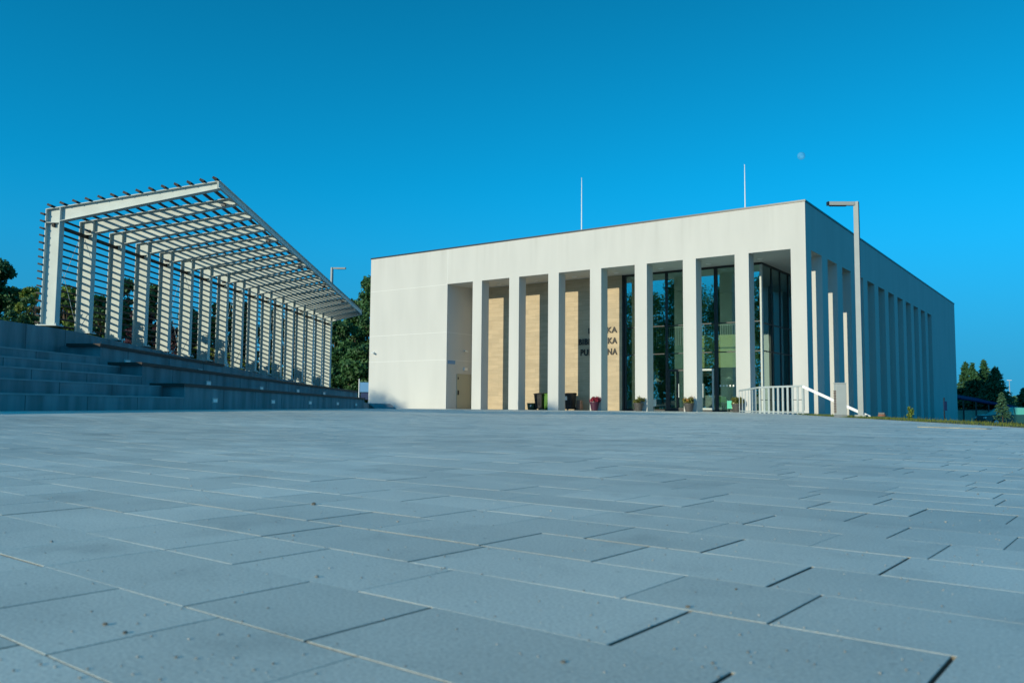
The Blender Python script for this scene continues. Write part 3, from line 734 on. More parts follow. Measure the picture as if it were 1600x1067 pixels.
g = LM(); c = Vector((NL - LB.x, 44.15 - LB.y, 3.95)); g.bar(c, c + Vector((.22, 0, 0)), .07, .07); g.bar(c + Vector((.2, -.16, .0)), c + Vector((.2, .16, -.06)), .09, .09); g.build('security_camera', M['intwhite'], lib)
# soffit downlights
for x in [-33.2 + i * PS for i in range(7)]:
    for y in (44.2,):
        g = LM(); g.lathe([(.15, ZO - .035), (.16, ZO - .002)], 20, c=(x + .35 - LB.x + .0, y - LB.y)); g.build('downlight', M['white'], lib)
g = LM(); g.lathe([(.15, ZO - .035), (.16, ZO - .002)], 20, c=(-13.9 - LB.x, 46.2 - LB.y)); g.build('downlight', M['white'], lib)
# glazing of the front and of the east side
GY, GX = 45.34, -15.47
cw = lbox('curtain_wall', M['frame'], -24.0, GX + .04, GY - .05, GY + .06, ZO - .12, ZO)
g = LM()
for x, w in ((-23.95, .1), (-21.21, .14), (-18.13, .2)): g.box(x - w / 2, x + w / 2, GY - .06, GY + .07, 0, ZO - .121)
g.build('mullion', M['frame'], cw)
lbox('corner_post', M['railgrey'], -15.55, -15.41, GY - .06, GY + .07, 0, ZO - .121, parent=cw)
g = LM()
for x0, x1 in ((-23.9, -21.28), (-21.14, -18.23), (-18.03, -15.55)):
    g.box(x0, x1, GY - .04, GY + .05, 3.36, 3.42); g.box(x0, x1, GY - .04, GY + .05, 5.02, 5.08); g.box(x0, x1, GY - .04, GY + .05, 0, .1)
g.build('transom', M['frame'], cw)
for x0, x1 in ((-23.9, -21.28), (-21.14, -18.23), (-18.03, -15.55)):
    for z0, z1 in ((.1, 3.36), (3.42, 5.02), (5.08, ZO - .12)):
        LM().box(x0, x1, GY, GY + .012, z0, z1).build('pane', M['glass'], cw)
cw2 = lbox('curtain_wall', M['frame'], GX - .05, GX + .06, GY + .08, 60, ZO - .12, ZO - .001)
g = LM(); g2 = LM()
ys = [GY + .08, 46.95, 48.48, 50.02, 51.55, 53.1, 54.65, 56.2, 57.75, 59.3]
for i, y in enumerate(ys):
    if i: g.box(GX - .05, GX + .06, y - .03, y + .03, 0, ZO - .121)
for y0, y1 in zip(ys[:-1], ys[1:]):
    for z in (3.39, 4.95): g2.box(GX - .04, GX + .05, y0 + .031, y1 - .031, z - .03, z + .03)
g.build('mullion', M['frame'], cw2); g2.build('transom', M['frame'], cw2)
for y0, y1 in zip(ys[:-1], ys[1:]):
    for z0, z1 in ((.05, 3.36), (3.42, 4.92), (4.98, ZO - .12)):
        LM().box(GX, GX + .012, y0 + .03, y1 - .03, z0, z1).build('pane', M['glass'], cw2)
lbox('side_inner_wall', M['stucco'], GX - .2, GX, 60.01, D + A0 + 11 * OS + OW, 0, ZO)
# doors in the glazing
for x0, x1, mt in ((-21.12, -19.95, M['frame']), (-19.8, -18.28, M['railgrey'])):
    g = LM()
    for a, b in ((x0, x0 + .11), ((x0 + x1) / 2 - .06, (x0 + x1) / 2 + .06), (x1 - .11, x1)): g.box(a, b, GY - .075, GY - .02, .1, 2.45)
    g.box(x0 + .111, x1 - .111, GY - .07, GY - .02, 2.34, 2.45); g.box(x0 + .111, x1 - .111, GY - .07, GY - .02, .1, .2)
    dr = g.build('glass_door', mt, lib)
    LM().box((x0 + x1) / 2 + .1, (x0 + x1) / 2 + .14, GY - .13, GY - .08, .8, 1.6).build('handle', M['railgrey'], dr)
# row of safety dots on the right-hand glass
g = LM()
for i in range(5): g.box(-17.95 + i * .19, -17.95 + i * .19 + .08, GY - .006, GY - .001, 1.42, 1.52)
g.build('safety_dots', M['paper'], lib)
# interior shell
lbox('interior_floor', M['intfloor'], -23.99, GX - .06, GY + .08, 56, -.2, .0)
lbox('interior_wall', M['intwall'], -23.99, GX - .21, 56.01, 56.3, 0, ZO)
lbox('interior_wall', M['intwall'], -24.2, -24.0, GY + .6, 56, 0, ZO)
mz = lbox('mezzanine', M['intwall'], -23.98, -17.3, 49.6, 56, 2.75, 3.05)
lbox('parapet', M['yellowgreen'], -21.9, -17.3, 49.5, 49.59, 2.72, 4.75, parent=mz)
lbox('parapet', M['intwall'], -23.98, -21.91, 49.5, 49.59, 2.72, 4.2, parent=mz)
g = LM()
for i in range(44): g.box(-23.9 + i * .15, -23.9 + i * .15 + .03, 49.53, 49.56, 4.76 if -23.9 + i * .15 > -21.95 else 4.21, 5.35)
g.box(-23.98, -17.3, 49.52, 49.57, 5.351, 5.4); g.build('balustrade', M['intwhite'], mz)
lbox('interior_column', M['intwhite'], -20.1, -19.7, 51, 51.4, 0, 2.74)
lbox('reception_counter', M['intwhite'], -23.0, -20.6, 53, 53.6, 0, 1.05)
lbox('lintel_panel', M['intdark'], -23.98, -15.7, 50.4, 50.5, 2.2, 2.74)
# roof masts
for (x, y, zt) in ((-28.88, 48.3, 15.92), (-17.4, 48.3, 14.95)):
    r = thing('lightning_rod', 'thin lightning rod %s on the library roof' % ('left of the middle' if x < -20 else 'near the right corner'), 'lightning rod', (x, y, H))
    g = MB(); g.tube([(0, 0, .1), (0, 0, zt - H - 1.2), (0, 0, zt - H)], [.045, .03, .018], 8); g.build('mast', M['white'], r)
    MB().box(-.25, .25, -.25, .25, 0, .12).build('foot', M['conc'], r)

# ------------------------------------------------ furniture seen through the glass
def armchair(x, y, rz, label):
    t = thing('armchair', label, 'chair', (x, y, 0), rz, 'green armchairs inside the library')
    g = MB(); g.box(-.35, .35, -.33, .33, .25, .45); g.build('seat', M['chairgreen'], t, .04)
    g = MB(); g.prism([(-.36, .3), (-.36, .82), (-.2, .9), (.2, .9), (.36, .82), (.36, .3)], .28, .4, 'xz'); g.build('backrest', M['chairgreen'], t, .03)
    for sx in (-.3, .3):
        for sy in (-.28, .28):
            MB().tube([(sx, sy, 0), (sx * .95, sy * .95, .25)], .018, 8).build('leg', M['intwhite'], t)
armchair(-18.4, 46.5, .3, 'green armchair behind the glass left of the teal board')
armchair(-17.75, 46.7, -.4, 'green armchair behind the glass directly beside the teal board')
t = thing('table', 'low round white table in front of the library armchairs', 'table', (-18.0, 45.95, 0))
g = MB(); g.lathe([(.38, .48), (.4, .5), (.4, .52), (.38, .53)], 24); g.build('tabletop', M['intwhite'], t); MB().tube([(0, 0, .02), (0, 0, .48)], .03, 8).build('stem', M['intwhite'], t); MB().lathe([(.22, 0), (.2, .02), (.03, .03)], 20).build('foot', M['intwhite'], t)
def pendant(x, y, z, label):
    t = thing('pendant_lamp', label, 'lamp', (x, y, z), 0, 'white pendant lamps inside the library')
    g = MB()
    for k in range(10):
        a = k * .628; g.add([(0, 0, .22), (.2 * math.cos(a - .25), .2 * math.sin(a - .25), .05), (.34 * math.cos(a), .34 * math.sin(a), -.02), (.2 * math.cos(a + .25), .2 * math.sin(a + .25), .05)], [(0, 1, 2, 3)])
    g.lathe([(.1, -.02), (.16, .05), (.1, .16), (.03, .22)], 16); g.build('lamp_shade', M['paper'], t)
    MB().tube([(0, 0, .2), (0, 0, max(.3, 2.74 - z))], .008, 6).build('cord', M['intdark'], t)
pendant(-23.65, 46.0, 1.75, 'white petal pendant lamp behind the leftmost glass bay')
pendant(-22.65, 47.0, 1.8, 'white petal pendant lamp left of the dark glass door')
pendant(-18.2, 47.4, 1.85, 'white petal pendant lamp above the green armchairs')

# ================================================================== TERRACE IN FRONT: planters, bins
def leaf_cloud(cs, rs, nl, size, seed, flat=.0):
    """leaf quads gathered in clumps: cs centres (k,3), rs radii (k,3)"""
    r = np.random.default_rng(seed); k = len(cs)
    w = np.prod(rs, 1) ** .66; idx = r.choice(k, nl, p=w / w.sum())
    d = r.normal(size=(nl, 3)); d /= np.linalg.norm(d, axis=1)[:, None]
    rad = r.random(nl) ** .45
    c = cs[idx] + d * rs[idx] * rad[:, None]
    nrm = d * .6 + r.normal(size=(nl, 3)) * .7 + np.array([0, 0, .4]); nrm /= np.linalg.norm(nrm, axis=1)[:, None]
    ref = r.normal(size=(nl, 3)); a = np.cross(nrm, ref); a /= np.linalg.norm(a, axis=1)[:, None]; b = np.cross(nrm, a)
    s = size * r.uniform(.55, 1.3, nl)[:, None]
    V = np.stack([c - a * s, c + b * s * .55, c + a * s, c - b * s * .55], 1).reshape(-1, 3)
    tone = np.clip(r.normal(.45, .25, nl) + (r.random(k)[idx] - .5) * .5, 0, 1)
    return V, np.arange(nl * 4).reshape(-1, 4), tone
def planter(xp, label, pot, petals, foliage, h=.45, seed=1, tall=.25):
    p = px(xp, 642.5, 41.6); x = p.x; y = D - .38
    d = fw + rt2 * ((xp - 800) / FPX); s = (D - .38) / d.y; x = d.x * s
    t = thing('flower_pot', label, 'flower pot', (x, y, 0), 0, 'flower pots in front of the library pillars')
    g = MB(); g.lathe([(.17, 0), (.19, .02), (.27, h - .06), (.29, h - .05), (.29, h), (.25, h), (.25, h - .05)], 24); g.build('pot', pot, t, smooth=False)
    MB().lathe([(.25, h - .06), (.25, h - .04)], 20).build('soil', M['soil'], t)
    cs = np.array([(random.uniform(-.24, .24), random.uniform(-.24, .24), h + random.uniform(.02, tall)) for _ in range(14)]); rs = np.full((14, 3), .13)
    V, Qd, tn = leaf_cloud(cs, rs, 900, .045, seed); np_mesh('foliage', V, Qd, M[foliage], tn, t)
    cs2 = cs + np.array([0, 0, .06]); V, Qd, tn = leaf_cloud(cs2[:6], rs[:6], 160, .04, seed + 5); np_mesh('flowers', V, Qd, M[petals], tn, t)
planter(929, 'maroon flower pot with red flowers at the foot of a library pillar', M['potpurple'], 'petal_red', 'petal_red', .5, 3, .2)
planter(997.5, 'grey flower pot with yellow green plant left of the dark glass door', M['potgrey'], 'leaf_flower', 'leaf_flower', .45, 5)
planter(1075.5, 'grey flower pot with orange and green flowers between the two glass doors', M['potgrey'], 'petal_or', 'leaf_flower', .45, 7)
planter(1150, 'grey flower pot with green plant partly behind the metal balustrade', M['potgrey'], 'leaf_flower', 'leaf_flower', .45, 9)

def wheelie(x, y, mat, label, rz=0, sticker=False):
    t = thing('wheelie_bin', label, 'bin', (x, y, 0), rz, 'wheeled bins under the colonnade')
    g = MB(); g.hexa([(-.23, -.26, .06), (.23, -.26, .06), (.23, .26, .06), (-.23, .26, .06)], [(-.29, -.35, .98), (.29, -.35, .98), (.29, .35, .98), (-.29, .35, .98)])
    for i in range(3): g.box(-.12 + i * .1, -.08 + i * .1, -.335, -.30, .3, .9)
    b = g.build('body', mat, t)
    g = MB(); g.prism([(-.39, .985), (.36, .985), (.38, 1.03), (.2, 1.09), (-.36, 1.03)], -.32, .32, 'yz'); g.build('lid', mat, t)
    MB().tube([(-.25, .4, 1.0), (.25, .4, 1.0)], .018, 8).build('handle', mat, t)
    for sx in (-.27, .27):
        g = MB(); g.tube([(sx - .03, .24, .1), (sx + .03, .24, .1)], .1, 16); g.build('wheel', M['tyre'], t)
    if sticker:
        g = MB(); g.add([(-.27, -.345, .62), (-.02, -.345, .62), (-.02, -.362, .86), (-.27, -.362, .86)], [(0, 1, 2, 3)]); g.build('sticker', M['paper'], t)
wheelie(-29.5, 44.3, M['binblack'], 'black wheeled bin beside the green bin under the colonnade')
wheelie(-28.98, 44.55, M['bingreen'], 'bright green wheeled bin half hidden behind a pillar')
wheelie(-27.35, 44.35, M['binblack'], 'black wheeled bin with a white paper sticker under the colonnade', .1, True)
t = thing('crate', 'small dark green box on the floor left of the black bin', 'box', (-30.15, 44.3, 0))
g = MB(); g.hexa([(-.24, -.18, .0), (.24, -.18, .0), (.24, .18, .0), (-.24, .18, .0)], [(-.28, -.21, .38), (.28, -.21, .38), (.28, .21, .38), (-.28, .21, .38)]); g.build('body', M['cratedk'], t, .015)
MB().box(-.3, .3, -.23, .23, .381, .43).build('lid', M['cratedk'], t, .01)
MB().add([(-.06, -.205, .2), (.05, -.205, .2), (.08, -.213, .32), (-.03, -.213, .32)], [(0, 1, 2, 3)]).build('sticker', M['paper'], t)
t = thing('litter_bin', 'short brown wooden litter bin right of the stickered black bin', 'bin', (-26.68, 44.4, 0))
g = MB(); g.lathe([(.17, .02), (.19, .05), (.19, .6), (.17, .62), (.15, .62), (.15, .55)], 20); g.build('body', M['cabside'], t)
for k in range(10):
    a = k * .628; c = Vector((.2 * math.cos(a), .2 * math.sin(a), .08)); MB().bar(c, c + Vector((0, 0, .3)), .09, .02, up=(math.cos(a), math.sin(a), 0)).build('slat', M['cabside'], t)
# teal board standing behind the right door
t = thing('board', 'small teal and pale green stand board on the floor by the last glass bay', 'board', (-17.02, 44.75, 0))
g = MB(); g.box(-.28, .0, -.03, .03, .18, .62); g.build('panel', M['teal'], t); g = MB(); g.box(.001, .28, -.028, .028, .18, .62); g.build('panel', M['yellowgreen'], t)
for sx in (-.2, .2): MB().box(sx - .02, sx + .02, -.12, .12, 0, .179).build('foot', M['intdark'], t)
# small white info stand outside pillar five
d = fw + rt2 * ((1021.5 - 800) / FPX); s = 43.6 / d.y
t = thing('sign_stand', 'small pale sign on a thin leg beside a library pillar', 'sign', (d.x * s, 43.6, 0)); MB().box(-.13, .13, -.012, .012, .28, .68).build('panel', M['paper'], t); MB().tube([(0, .02, .02), (0, .02, .5)], .012, 6).build('leg', M['railgrey'], t); MB().box(-.12, .12, -.1, .1, 0, .02).build('foot', M['railgrey'], t)

# ================================================================== RIGHT SIDE: railing, cabinet, lamp, sign
a = px(1155, 609.5, 41.0); b = px(1187, 604.2, 34.2); c = px(1254, 602.8, 31.6); ra, rb, rc = [Vector((p.x, p.y, 0)) for p in (a, b, c)]
rl = thing('stair_railing', 'grey metal balustrade of flat vertical bars round the stair at the library corner', 'railing', tuple(rb))
def LR(p): return Vector(p) - rb
HR = 1.1
for p0, p1, nbar in ((ra, rb, 6), (rb, rc, 9)):
    d = (p1 - p0)
    g = MB(); g.bar(LR(p0 + Z * (HR - .03)), LR(p1 + Z * (HR - .03)), .06, .07); g.build('top_rail', M['railgrey'], rl)
    g = MB(); g.bar(LR(p0 + Z * .08), LR(p1 + Z * .08), .03, .04); g.build('bottom_rail', M['railgrey'], rl)
    g = MB(); g.bar(LR(p0 + Z * .55), LR(p1 + Z * .55), .012, .025); g.build('mid_rail', M['coping'], rl) if p0 is rb else None
    for i in range(nbar + (1 if p0 is rb else 0)):
        q = p0 + d * (i / nbar); g = MB(); g.bar(LR(q), LR(q + Z * (HR - .066)), .02, .11, up=d); g.build('bar', M['railgrey'], rl)
hr_ = fw + rt2 * ((1350 - 800) / FPX) - up2 * ((647 - 533.5) / FPX); hd = px(1350, 647, (rc.y + .1) / hr_.y); he = Vector((hd.x, hd.y, hd.z)); hs = Vector((rc.x, rc.y, 1.06))
hr = thing('handrail', 'bright white handrail sloping down from the balustrade behind the cabinet', 'handrail', tuple(hs))
dv = (he - hs); MB().bar((0, 0, 0), dv * 1.1, .09, .10).build('rail', M['white'], hr)
for f in (.02, 1.05): q = dv * f; MB().tube([(q.x, q.y, q.z - .9), (q.x, q.y, q.z - .02)], .022, 8).build('post', M['railgrey'], hr)
# stair going down beside it
dirn = Vector((dv.x, dv.y, 0)).normalized(); per_ = Vector((-dirn.y, dirn.x, 0))
st = thing('stair', 'concrete stair going down beside the white handrail', 'stair', (hs.x, hs.y, 0))
for i in range(7):
    q0 = dirn * (.3 * i + .25) + per_ * .1; z = -.15 * (i + 1)
    g = MB(); b4 = [q0, q0 + dirn * .32, q0 + dirn * .32 + per_ * 2.2, q0 + per_ * 2.2]; g.hexa([p + Z * (-1.2) for p in b4], [p + Z * z for p in b4]); g.build('step', M['conc'], st)

def lamp_post(label, base, h, arm, adir, w):
    t = thing('street_lamp', label, 'street lamp', tuple(base), 0, 'white angular street lamps')
    g = MB(); g.hexa([(-w / 2, -w / 2, 0), (w / 2, -w / 2, 0), (w / 2, w / 2, 0), (-w / 2, w / 2, 0)], [(-w / 2 * .9, -w / 2 * .9, h), (w / 2 * .9, -w / 2 * .9, h), (w / 2 * .9, w / 2 * .9, h), (-w / 2 * .9, w / 2 * .9, h)]); g.build('pole', M['lampgrey'], t)
    ad = Vector(adir).normalized(); w2 = w * .7
    g = MB(); g.bar(ad * (w * .451) + Z * (h - w2 / 2 - .002), ad * (arm - .04) + Z * (h - w2 / 2 - .002), w2 * 1.1, w2); ar = g.build('arm', M['lampgrey'], t)
    g = MB(); g.bar(ad * (arm - .039) + Z * (h - w2 / 2 - .002), ad * arm + Z * (h - w2 / 2 - .002), w2 * 1.12, w2 * 1.04); g.build('end_cap', M['coping'], ar)
    g = MB(); g.bar(ad * (arm * .35) + Z * (h - w2 - .014), ad * (arm - .06) + Z * (h - w2 - .014), w2 * .8, .02); g.build('lens', M['coping'], ar)
    MB().box(-w, w, -w, w, -.02, .035).build('base_plate', M['lampgrey'], t)
    return t
lb = px(1346, 652.5, 21.6)
lamp_post('tall grey lamp post with a square arm standing in the grass by the library', (lb.x, lb.y, .03), 5.66, .78, -rt2 * 1 + fw * -.02, .135)
pl = px(519, 418, 63)
lamp_post('lamp post with a square arm rising behind the pergola roof', (pl.x, pl.y, -1), pl.z + 1, 1.05, (rt2.x, rt2.y, 0), .17)

cp = px(1312.5, 652.5, 21.4)
cb = thing('utility_cabinet', 'slim pale grey utility cabinet with a brown vented side beside the lamp post', 'cabinet', (cp.x, cp.y, 0), 0)
az = math.atan2(cp.y, cp.x) - math.pi / 2; cb.rotation_euler = (0, 0, az + R(20))
MB().box(-.11, .145, -.09, .09, .06, .86).build('body', M['cab'], cb, .008)
g = MB()
for i in range(14): g.box(-.128, -.111, -.07, .07, .11 + i * .042, .135 + i * .042)
g.build('vent', M['cabside'], cb)
MB().box(-.12, .15, -.1, .1, .861, .885).build('lid', M['cab'], cb); MB().box(-.12, .15, -.1, .1, 0, .059).build('plinth', M['conc'], cb)

sp = px(1476, 655, 40)
t = thing('sign_post', 'small blue sign on a thin dark post in front of the shaded library side', 'sign', (sp.x, sp.y, -1.05))
MB().tube([(0, 0, 0), (0, 0, 1.85)], .03, 8).build('post', M['coping'], t); q = MB(); q.bar((-.0, -.05, 1.45), (.1, .12, 1.45), .02, .45); q.build('panel', M['bluesign'], t)
sp = px(568, 611, 60)
t = thing('notice_board', 'blue notice board on white posts between pergola and library', 'notice board', (sp.x, sp.y, .5))
rr = Vector((rt2.x, rt2.y, 0)).normalized()
q = MB(); q.bar(-rr * .26 + Z * 1.0, rr * .5 + Z * 1.0, .03, .7); q.build('panel', M['bluepanel'], t)
q = MB(); q.bar(-rr * .2 + Z * .35, rr * .5 + Z * .35, .03, .5); q.build('panel', M['bluesign'], t)
q = MB(); q.box(-.03, .03, -.03, .03, 0, 1.6); o = q.build('post', M['white'], t); o.location = -rr * .32

# small things along the grass
wp = px(1378, 654, 20.5)
t = thing('ground_light', 'small terracotta ground light in the grass right of the lamp post', 'light', (wp.x, wp.y, .04))
MB().lathe([(.09, 0), (.09, .04), (.075, .05)], 14).build('housing', simple('terracotta', (.3, .12, .07), .8), t); MB().box(-.07, .07, -.05, .05, .051, .09).build('head', M['coping'], t)

# ================================================================== TREES
def tree_meshes(seed, h, cw, crown0, nl, leaf, nclump=26, trunk_r=.16, multi=1):
    r = random.Random(seed); rn = np.random.default_rng(seed)
    cs, rs = [], []
    for i in range(nclump):
        f = rn.random(); zc = crown0 + (h - crown0) * (f ** .85); prof = math.sin(math.pi * min(max((zc - crown0) / (h - crown0) * .8 + .15, 0), 1)) ** .6
        a = rn.random() * 6.283; rad = cw * prof * (rn.random() ** .5) * .8
        cs.append((rad * math.cos(a), rad * math.sin(a), min(zc, h * .93))); s = cw * rn.uniform(.2, .42); rs.append((s, s, s * rn.uniform(.6, .95)))
    cs, rs = np.array(cs), np.array(rs)
    V, Qd, tn = leaf_cloud(cs, rs, nl, leaf, seed)
    g = MB()
    top = Vector((rn.normal() * .1 * h * .3, rn.normal() * .1 * h * .3, h * .8)); mid = top * .5 + Vector((rn.normal() * .15, rn.normal() * .15, 0))
    g.tube([(0, 0, -.3), (0, 0, .1), tuple(mid), tuple(top)], [trunk_r * 1.4, trunk_r, trunk_r * .7, trunk_r * .15], 8)
    for c in cs[:16]:
        z0 = max(crown0 * .55, c[2] * .55); p0 = mid * (z0 / mid.z) if z0 < mid.z else mid + (top - mid) * ((z0 - mid.z) / (top.z - mid.z))
        m = p0.lerp(Vector(c), .55) + Vector((0, 0, .25)); g.tube([p0, m, Vector(c)], [trunk_r * .4, trunk_r * .22, trunk_r * .05], 6)
    return V, Qd, tn, g
def tree(name, label, loc, seed, h, cw, crown0, nl=7000, leaf=.16, mat='leaf_dark', bark='bark', group=None, nclump=26, trunk_r=.16, cat='tree'):
    t = thing(name, label, cat, loc, 0, group)
    V, Qd, tn, g = tree_meshes(seed, h, cw, crown0, nl, leaf, nclump, trunk_r)
    np_mesh('crown', V, Qd, M[mat], tn, t); g.build('trunk', M[bark], t, smooth=True); return t
def tree_at(xp, ytop, Zd, zbase, wpx, name, label, seed, mat='leaf_dark', crown_f=.15, **kw):
    p = px(xp, ytop, Zd); h = p.z - zbase; cw = wpx / FPX * Zd / 2
    return tree(name, label, (p.x, p.y, zbase), seed, h, cw, h * crown_f, mat=mat, **kw)
tree_at(-4, 408, 27, 1.4, 85, 'broadleaf_tree', 'large dark tree at the far left edge beyond the terrace', 11, nl=14000, leaf=.075, nclump=60, trunk_r=.1)
tree_at(49, 447, 21, 1.4, 42, 'young_tree', 'small sunlit yellow green tree with a thin trunk left of the first pergola post', 12, 'leaf_yel', .35, nl=2200, leaf=.05, bark='bark_pale', trunk_r=.025, nclump=16)
gb = 'trees behind the pergola'
specs = [(112, 452, 50, 60, 'leaf_yel', 'yellow green tree between the first and second pergola posts'), (150, 462, 55, 50, 'leaf_mid', 'mid green tree behind the second and third pergola posts'),
         (196, 436, 54, 58, 'leaf_dark', 'dark tree standing tallest behind the third and fourth pergola posts'), (240, 440, 57, 44, 'leaf_dark', 'dark tree behind the fourth and fifth pergola posts'),
         (300, 486, 58, 56, 'leaf_dark', 'low dark tree behind the sixth and seventh pergola posts'), (345, 470, 62, 46, 'leaf_mid', 'mid green tree behind the seventh to ninth pergola posts'),
         (385, 468, 66, 44, 'leaf_dark', 'dark tree behind the ninth and tenth pergola posts'), (428, 480, 70, 40, 'leaf_dark', 'dark tree behind the eleventh and twelfth pergola posts'),
         (466, 478, 74, 44, 'leaf_dark', 'dark tree behind the last five pergola posts')]
for i, (xp, yt, Zd, w, mt, lab) in enumerate(specs):
    tree_at(xp, yt, Zd * .55, 1.25 - i * .06, w * 1.25, 'broadleaf_tree', lab, 30 + i, mt, .08, nl=9000, leaf=.08, group=gb, nclump=45, trunk_r=.08)
for i, (xp, yt, Zd, w, lab) in enumerate(((526, 500, 84, 60, 'dark green tree directly right of the last pergola post'), (553, 466, 90, 56, 'dark green tree midway between pergola and library'), (590, 428, 86, 66, 'tall dark green tree rising beside the left edge of the library'), (560, 540, 76, 60, 'low dark bush tree at the foot of the gap between pergola and library'))):
    tree_at(xp, yt, Zd, -1, w * 1.2, 'broadleaf_tree', lab, 60 + i, 'leaf_dark', .03, nl=12000, leaf=.2, group='trees between pergola and library', nclump=60)
# low shrubs right behind the top wall
def shrub(nf, off, h, w, mat, lab, seed, nl=1500, leaf=.07):
    p = real(pg(nf, off, zD(nf) - .1)); h *= SC * 1.15; w *= SC; leaf *= .6
    tree('shrub', lab, tuple(p), seed, h, w, .05, nl, leaf, mat, 'bark', 'shrubs behind the pergola', 12, .015, 'shrub')
shr = [(.5, -1.4, 1.2, .9, 'leaf_dark', 'dark shrub between the first two pergola posts'), (1.5, -1.5, 1.6, .8, 'leaf_mid', 'green shrub between the second and third pergola posts'),
       (2.6, -1.3, 1.5, 1., 'leaf_dark', 'dark shrub between the third and fourth pergola posts'), (3.5, -1.5, 1.3, .8, 'leaf_mid', 'green shrub between the fourth and fifth pergola posts'), (4.7, -1.6, 2.0, 1.1, 'leaf_purple', 'purple leaved shrub behind the fifth and sixth pergola posts'),
       (6.0, -1.6, 1.9, 1.0, 'leaf_purple', 'purple leaved shrub behind the seventh pergola post'), (6.9, -1.1, 1.0, .7, 'leaf_yel', 'low yellow green shrub left of the eighth pergola post'),
       (8.0, -1.1, 1.1, .7, 'leaf_yel', 'low yellow green shrub behind the ninth pergola post'), (9.1, -1.1, 1.1, .7, 'leaf_yel', 'low yellow green shrub behind the tenth pergola post'), (10.3, -1.1, 1.2, .8, 'leaf_yel', 'low yellow green shrub behind the eleventh pergola post'), (12.2, -1.2, 1.2, .9, 'leaf_mid', 'low green shrub behind the thirteenth pergola post'), (14, -1.2, 1.2, .9, 'leaf_dark', 'low dark shrub behind the fifteenth pergola post')]
for i, s_ in enumerate(shr): shrub(*s_, 90 + i)
# trees across the road behind the photographer, seen mirrored in the glass
for i, (x, y, h, w, lab) in enumerate(((-55, -31, 21.8, 4.6, 'third from the left of the big trees mirrored in the library glass'), (-47.5, -33, 20.6, 4.6, 'fourth from the left of the big trees mirrored in the library glass'), (-40.3, -31, 21.5, 4.2, 'rightmost big tree mirrored in the library glass'), (-62, -33, 20.4, 4.8, 'second from the left of the big trees mirrored in the library glass'), (-70, -33, 20.5, 5., 'leftmost big tree mirrored in the library glass'),
    (-51, -44, 23, 5.6, 'taller tree in the second row mirrored behind the third and fourth trees'), (-59, -45, 23, 5.6, 'taller tree in the second row mirrored behind the second tree'), (-68, -45, 22.5, 5.6, 'taller tree in the second row mirrored behind the leftmost tree'))):
    tree('broadleaf_tree', lab, (x, y, -1), 120 + i, h, w, h * .04, 11000, .21, 'leaf_mid', 'bark', 'trees behind the photographer', 150, .22)

# conifers on the right
def conifer(name, label, loc, seed, h, w, mat='leaf_conif', nl=5000, group=None, leaf=.16, skirt=.06, droop=.35):
    t = thing(name, label, 'tree', loc, 0, group); r = np.random.default_rng(seed)
    nbq = 260; zc = (r.random(nbq) ** .75); ang_ = r.random(nbq) * 6.283
    reach = w * 1.3 * (1 - zc) ** .85 * r.uniform(.7, 1.08, nbq) + .03; zz = h * (skirt + (1 - skirt) * zc)
    idx = r.choice(nbq, nl, p=reach / reach.sum()); f = r.random(nl) ** .7
    c = np.stack([np.cos(ang_[idx]) * reach[idx] * f, np.sin(ang_[idx]) * reach[idx] * f, zz[idx] - droop * reach[idx] * f ** 1.3 + .15 * reach[idx] * f ** 4], 1)
    c += r.normal(size=(nl, 3)) * np.array([.09, .09, .06]) * (w / 1.8)
    d = np.stack([np.cos(ang_[idx]), np.sin(ang_[idx]), -droop * np.ones(nl)], 1) + r.normal(size=(nl, 3)) * .5; d /= np.linalg.norm(d, axis=1)[:, None]
    b = np.cross(d, r.normal(size=(nl, 3))); b /= np.linalg.norm(b, axis=1)[:, None]; s = leaf * r.uniform(.6, 1.3, nl)[:, None]
    V = np.stack([c - d * s, c + b * s * .3, c + d * s, c - b * s * .3], 1).reshape(-1, 3)
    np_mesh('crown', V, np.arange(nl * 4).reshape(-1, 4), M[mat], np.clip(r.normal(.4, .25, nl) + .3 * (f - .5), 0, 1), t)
    g = MB(); g.tube([(0, 0, -.2), (0, 0, h * .6), (0, 0, h)], [h * .016, h * .01, .012], 8); g.build('trunk', M['bark'], t); return t
def conifer_at(xp, yt, Zd, wpx, lab, seed, zb=-1.05, **kw):
    p = px(xp, yt, Zd); return conifer('conifer', lab, (p.x, p.y, zb), seed, p.z - zb, wpx / FPX * Zd / 2, **kw)
gc = 'conifers beside the car park'
for i, (xp, yt, Zd, w, lab) in enumerate(((1508, 566, 108, 44, 'bright green conifer nearest the library wall'), (1520, 567, 104, 42, 'dark conifer between the two pointed green ones'), (1537, 562, 106, 44, 'tallest green conifer in the group by the car park'), (1554, 574, 98, 60, 'dark spruce with a thin bare tip right of the tallest conifer'), (1552, 594, 90, 70, 'broad low conifer in front of the taller ones'), (1600, 606, 100, 40, 'dark conifer at the right edge of the picture'), (1620, 590, 112, 50, 'dark conifer just beyond the right edge'))):
    conifer_at(xp, yt, Zd, w, lab, 200 + i, group=gc, nl=14000, leaf=.2)
p = px(1567, 658, 20.5)
conifer('spruce', 'young pale spruce standing in the grass in front of the parked car', (p.x, p.y, -.1), 230, .74, .15, 'leaf_spruce', 1300, None, .035, .1, .1)
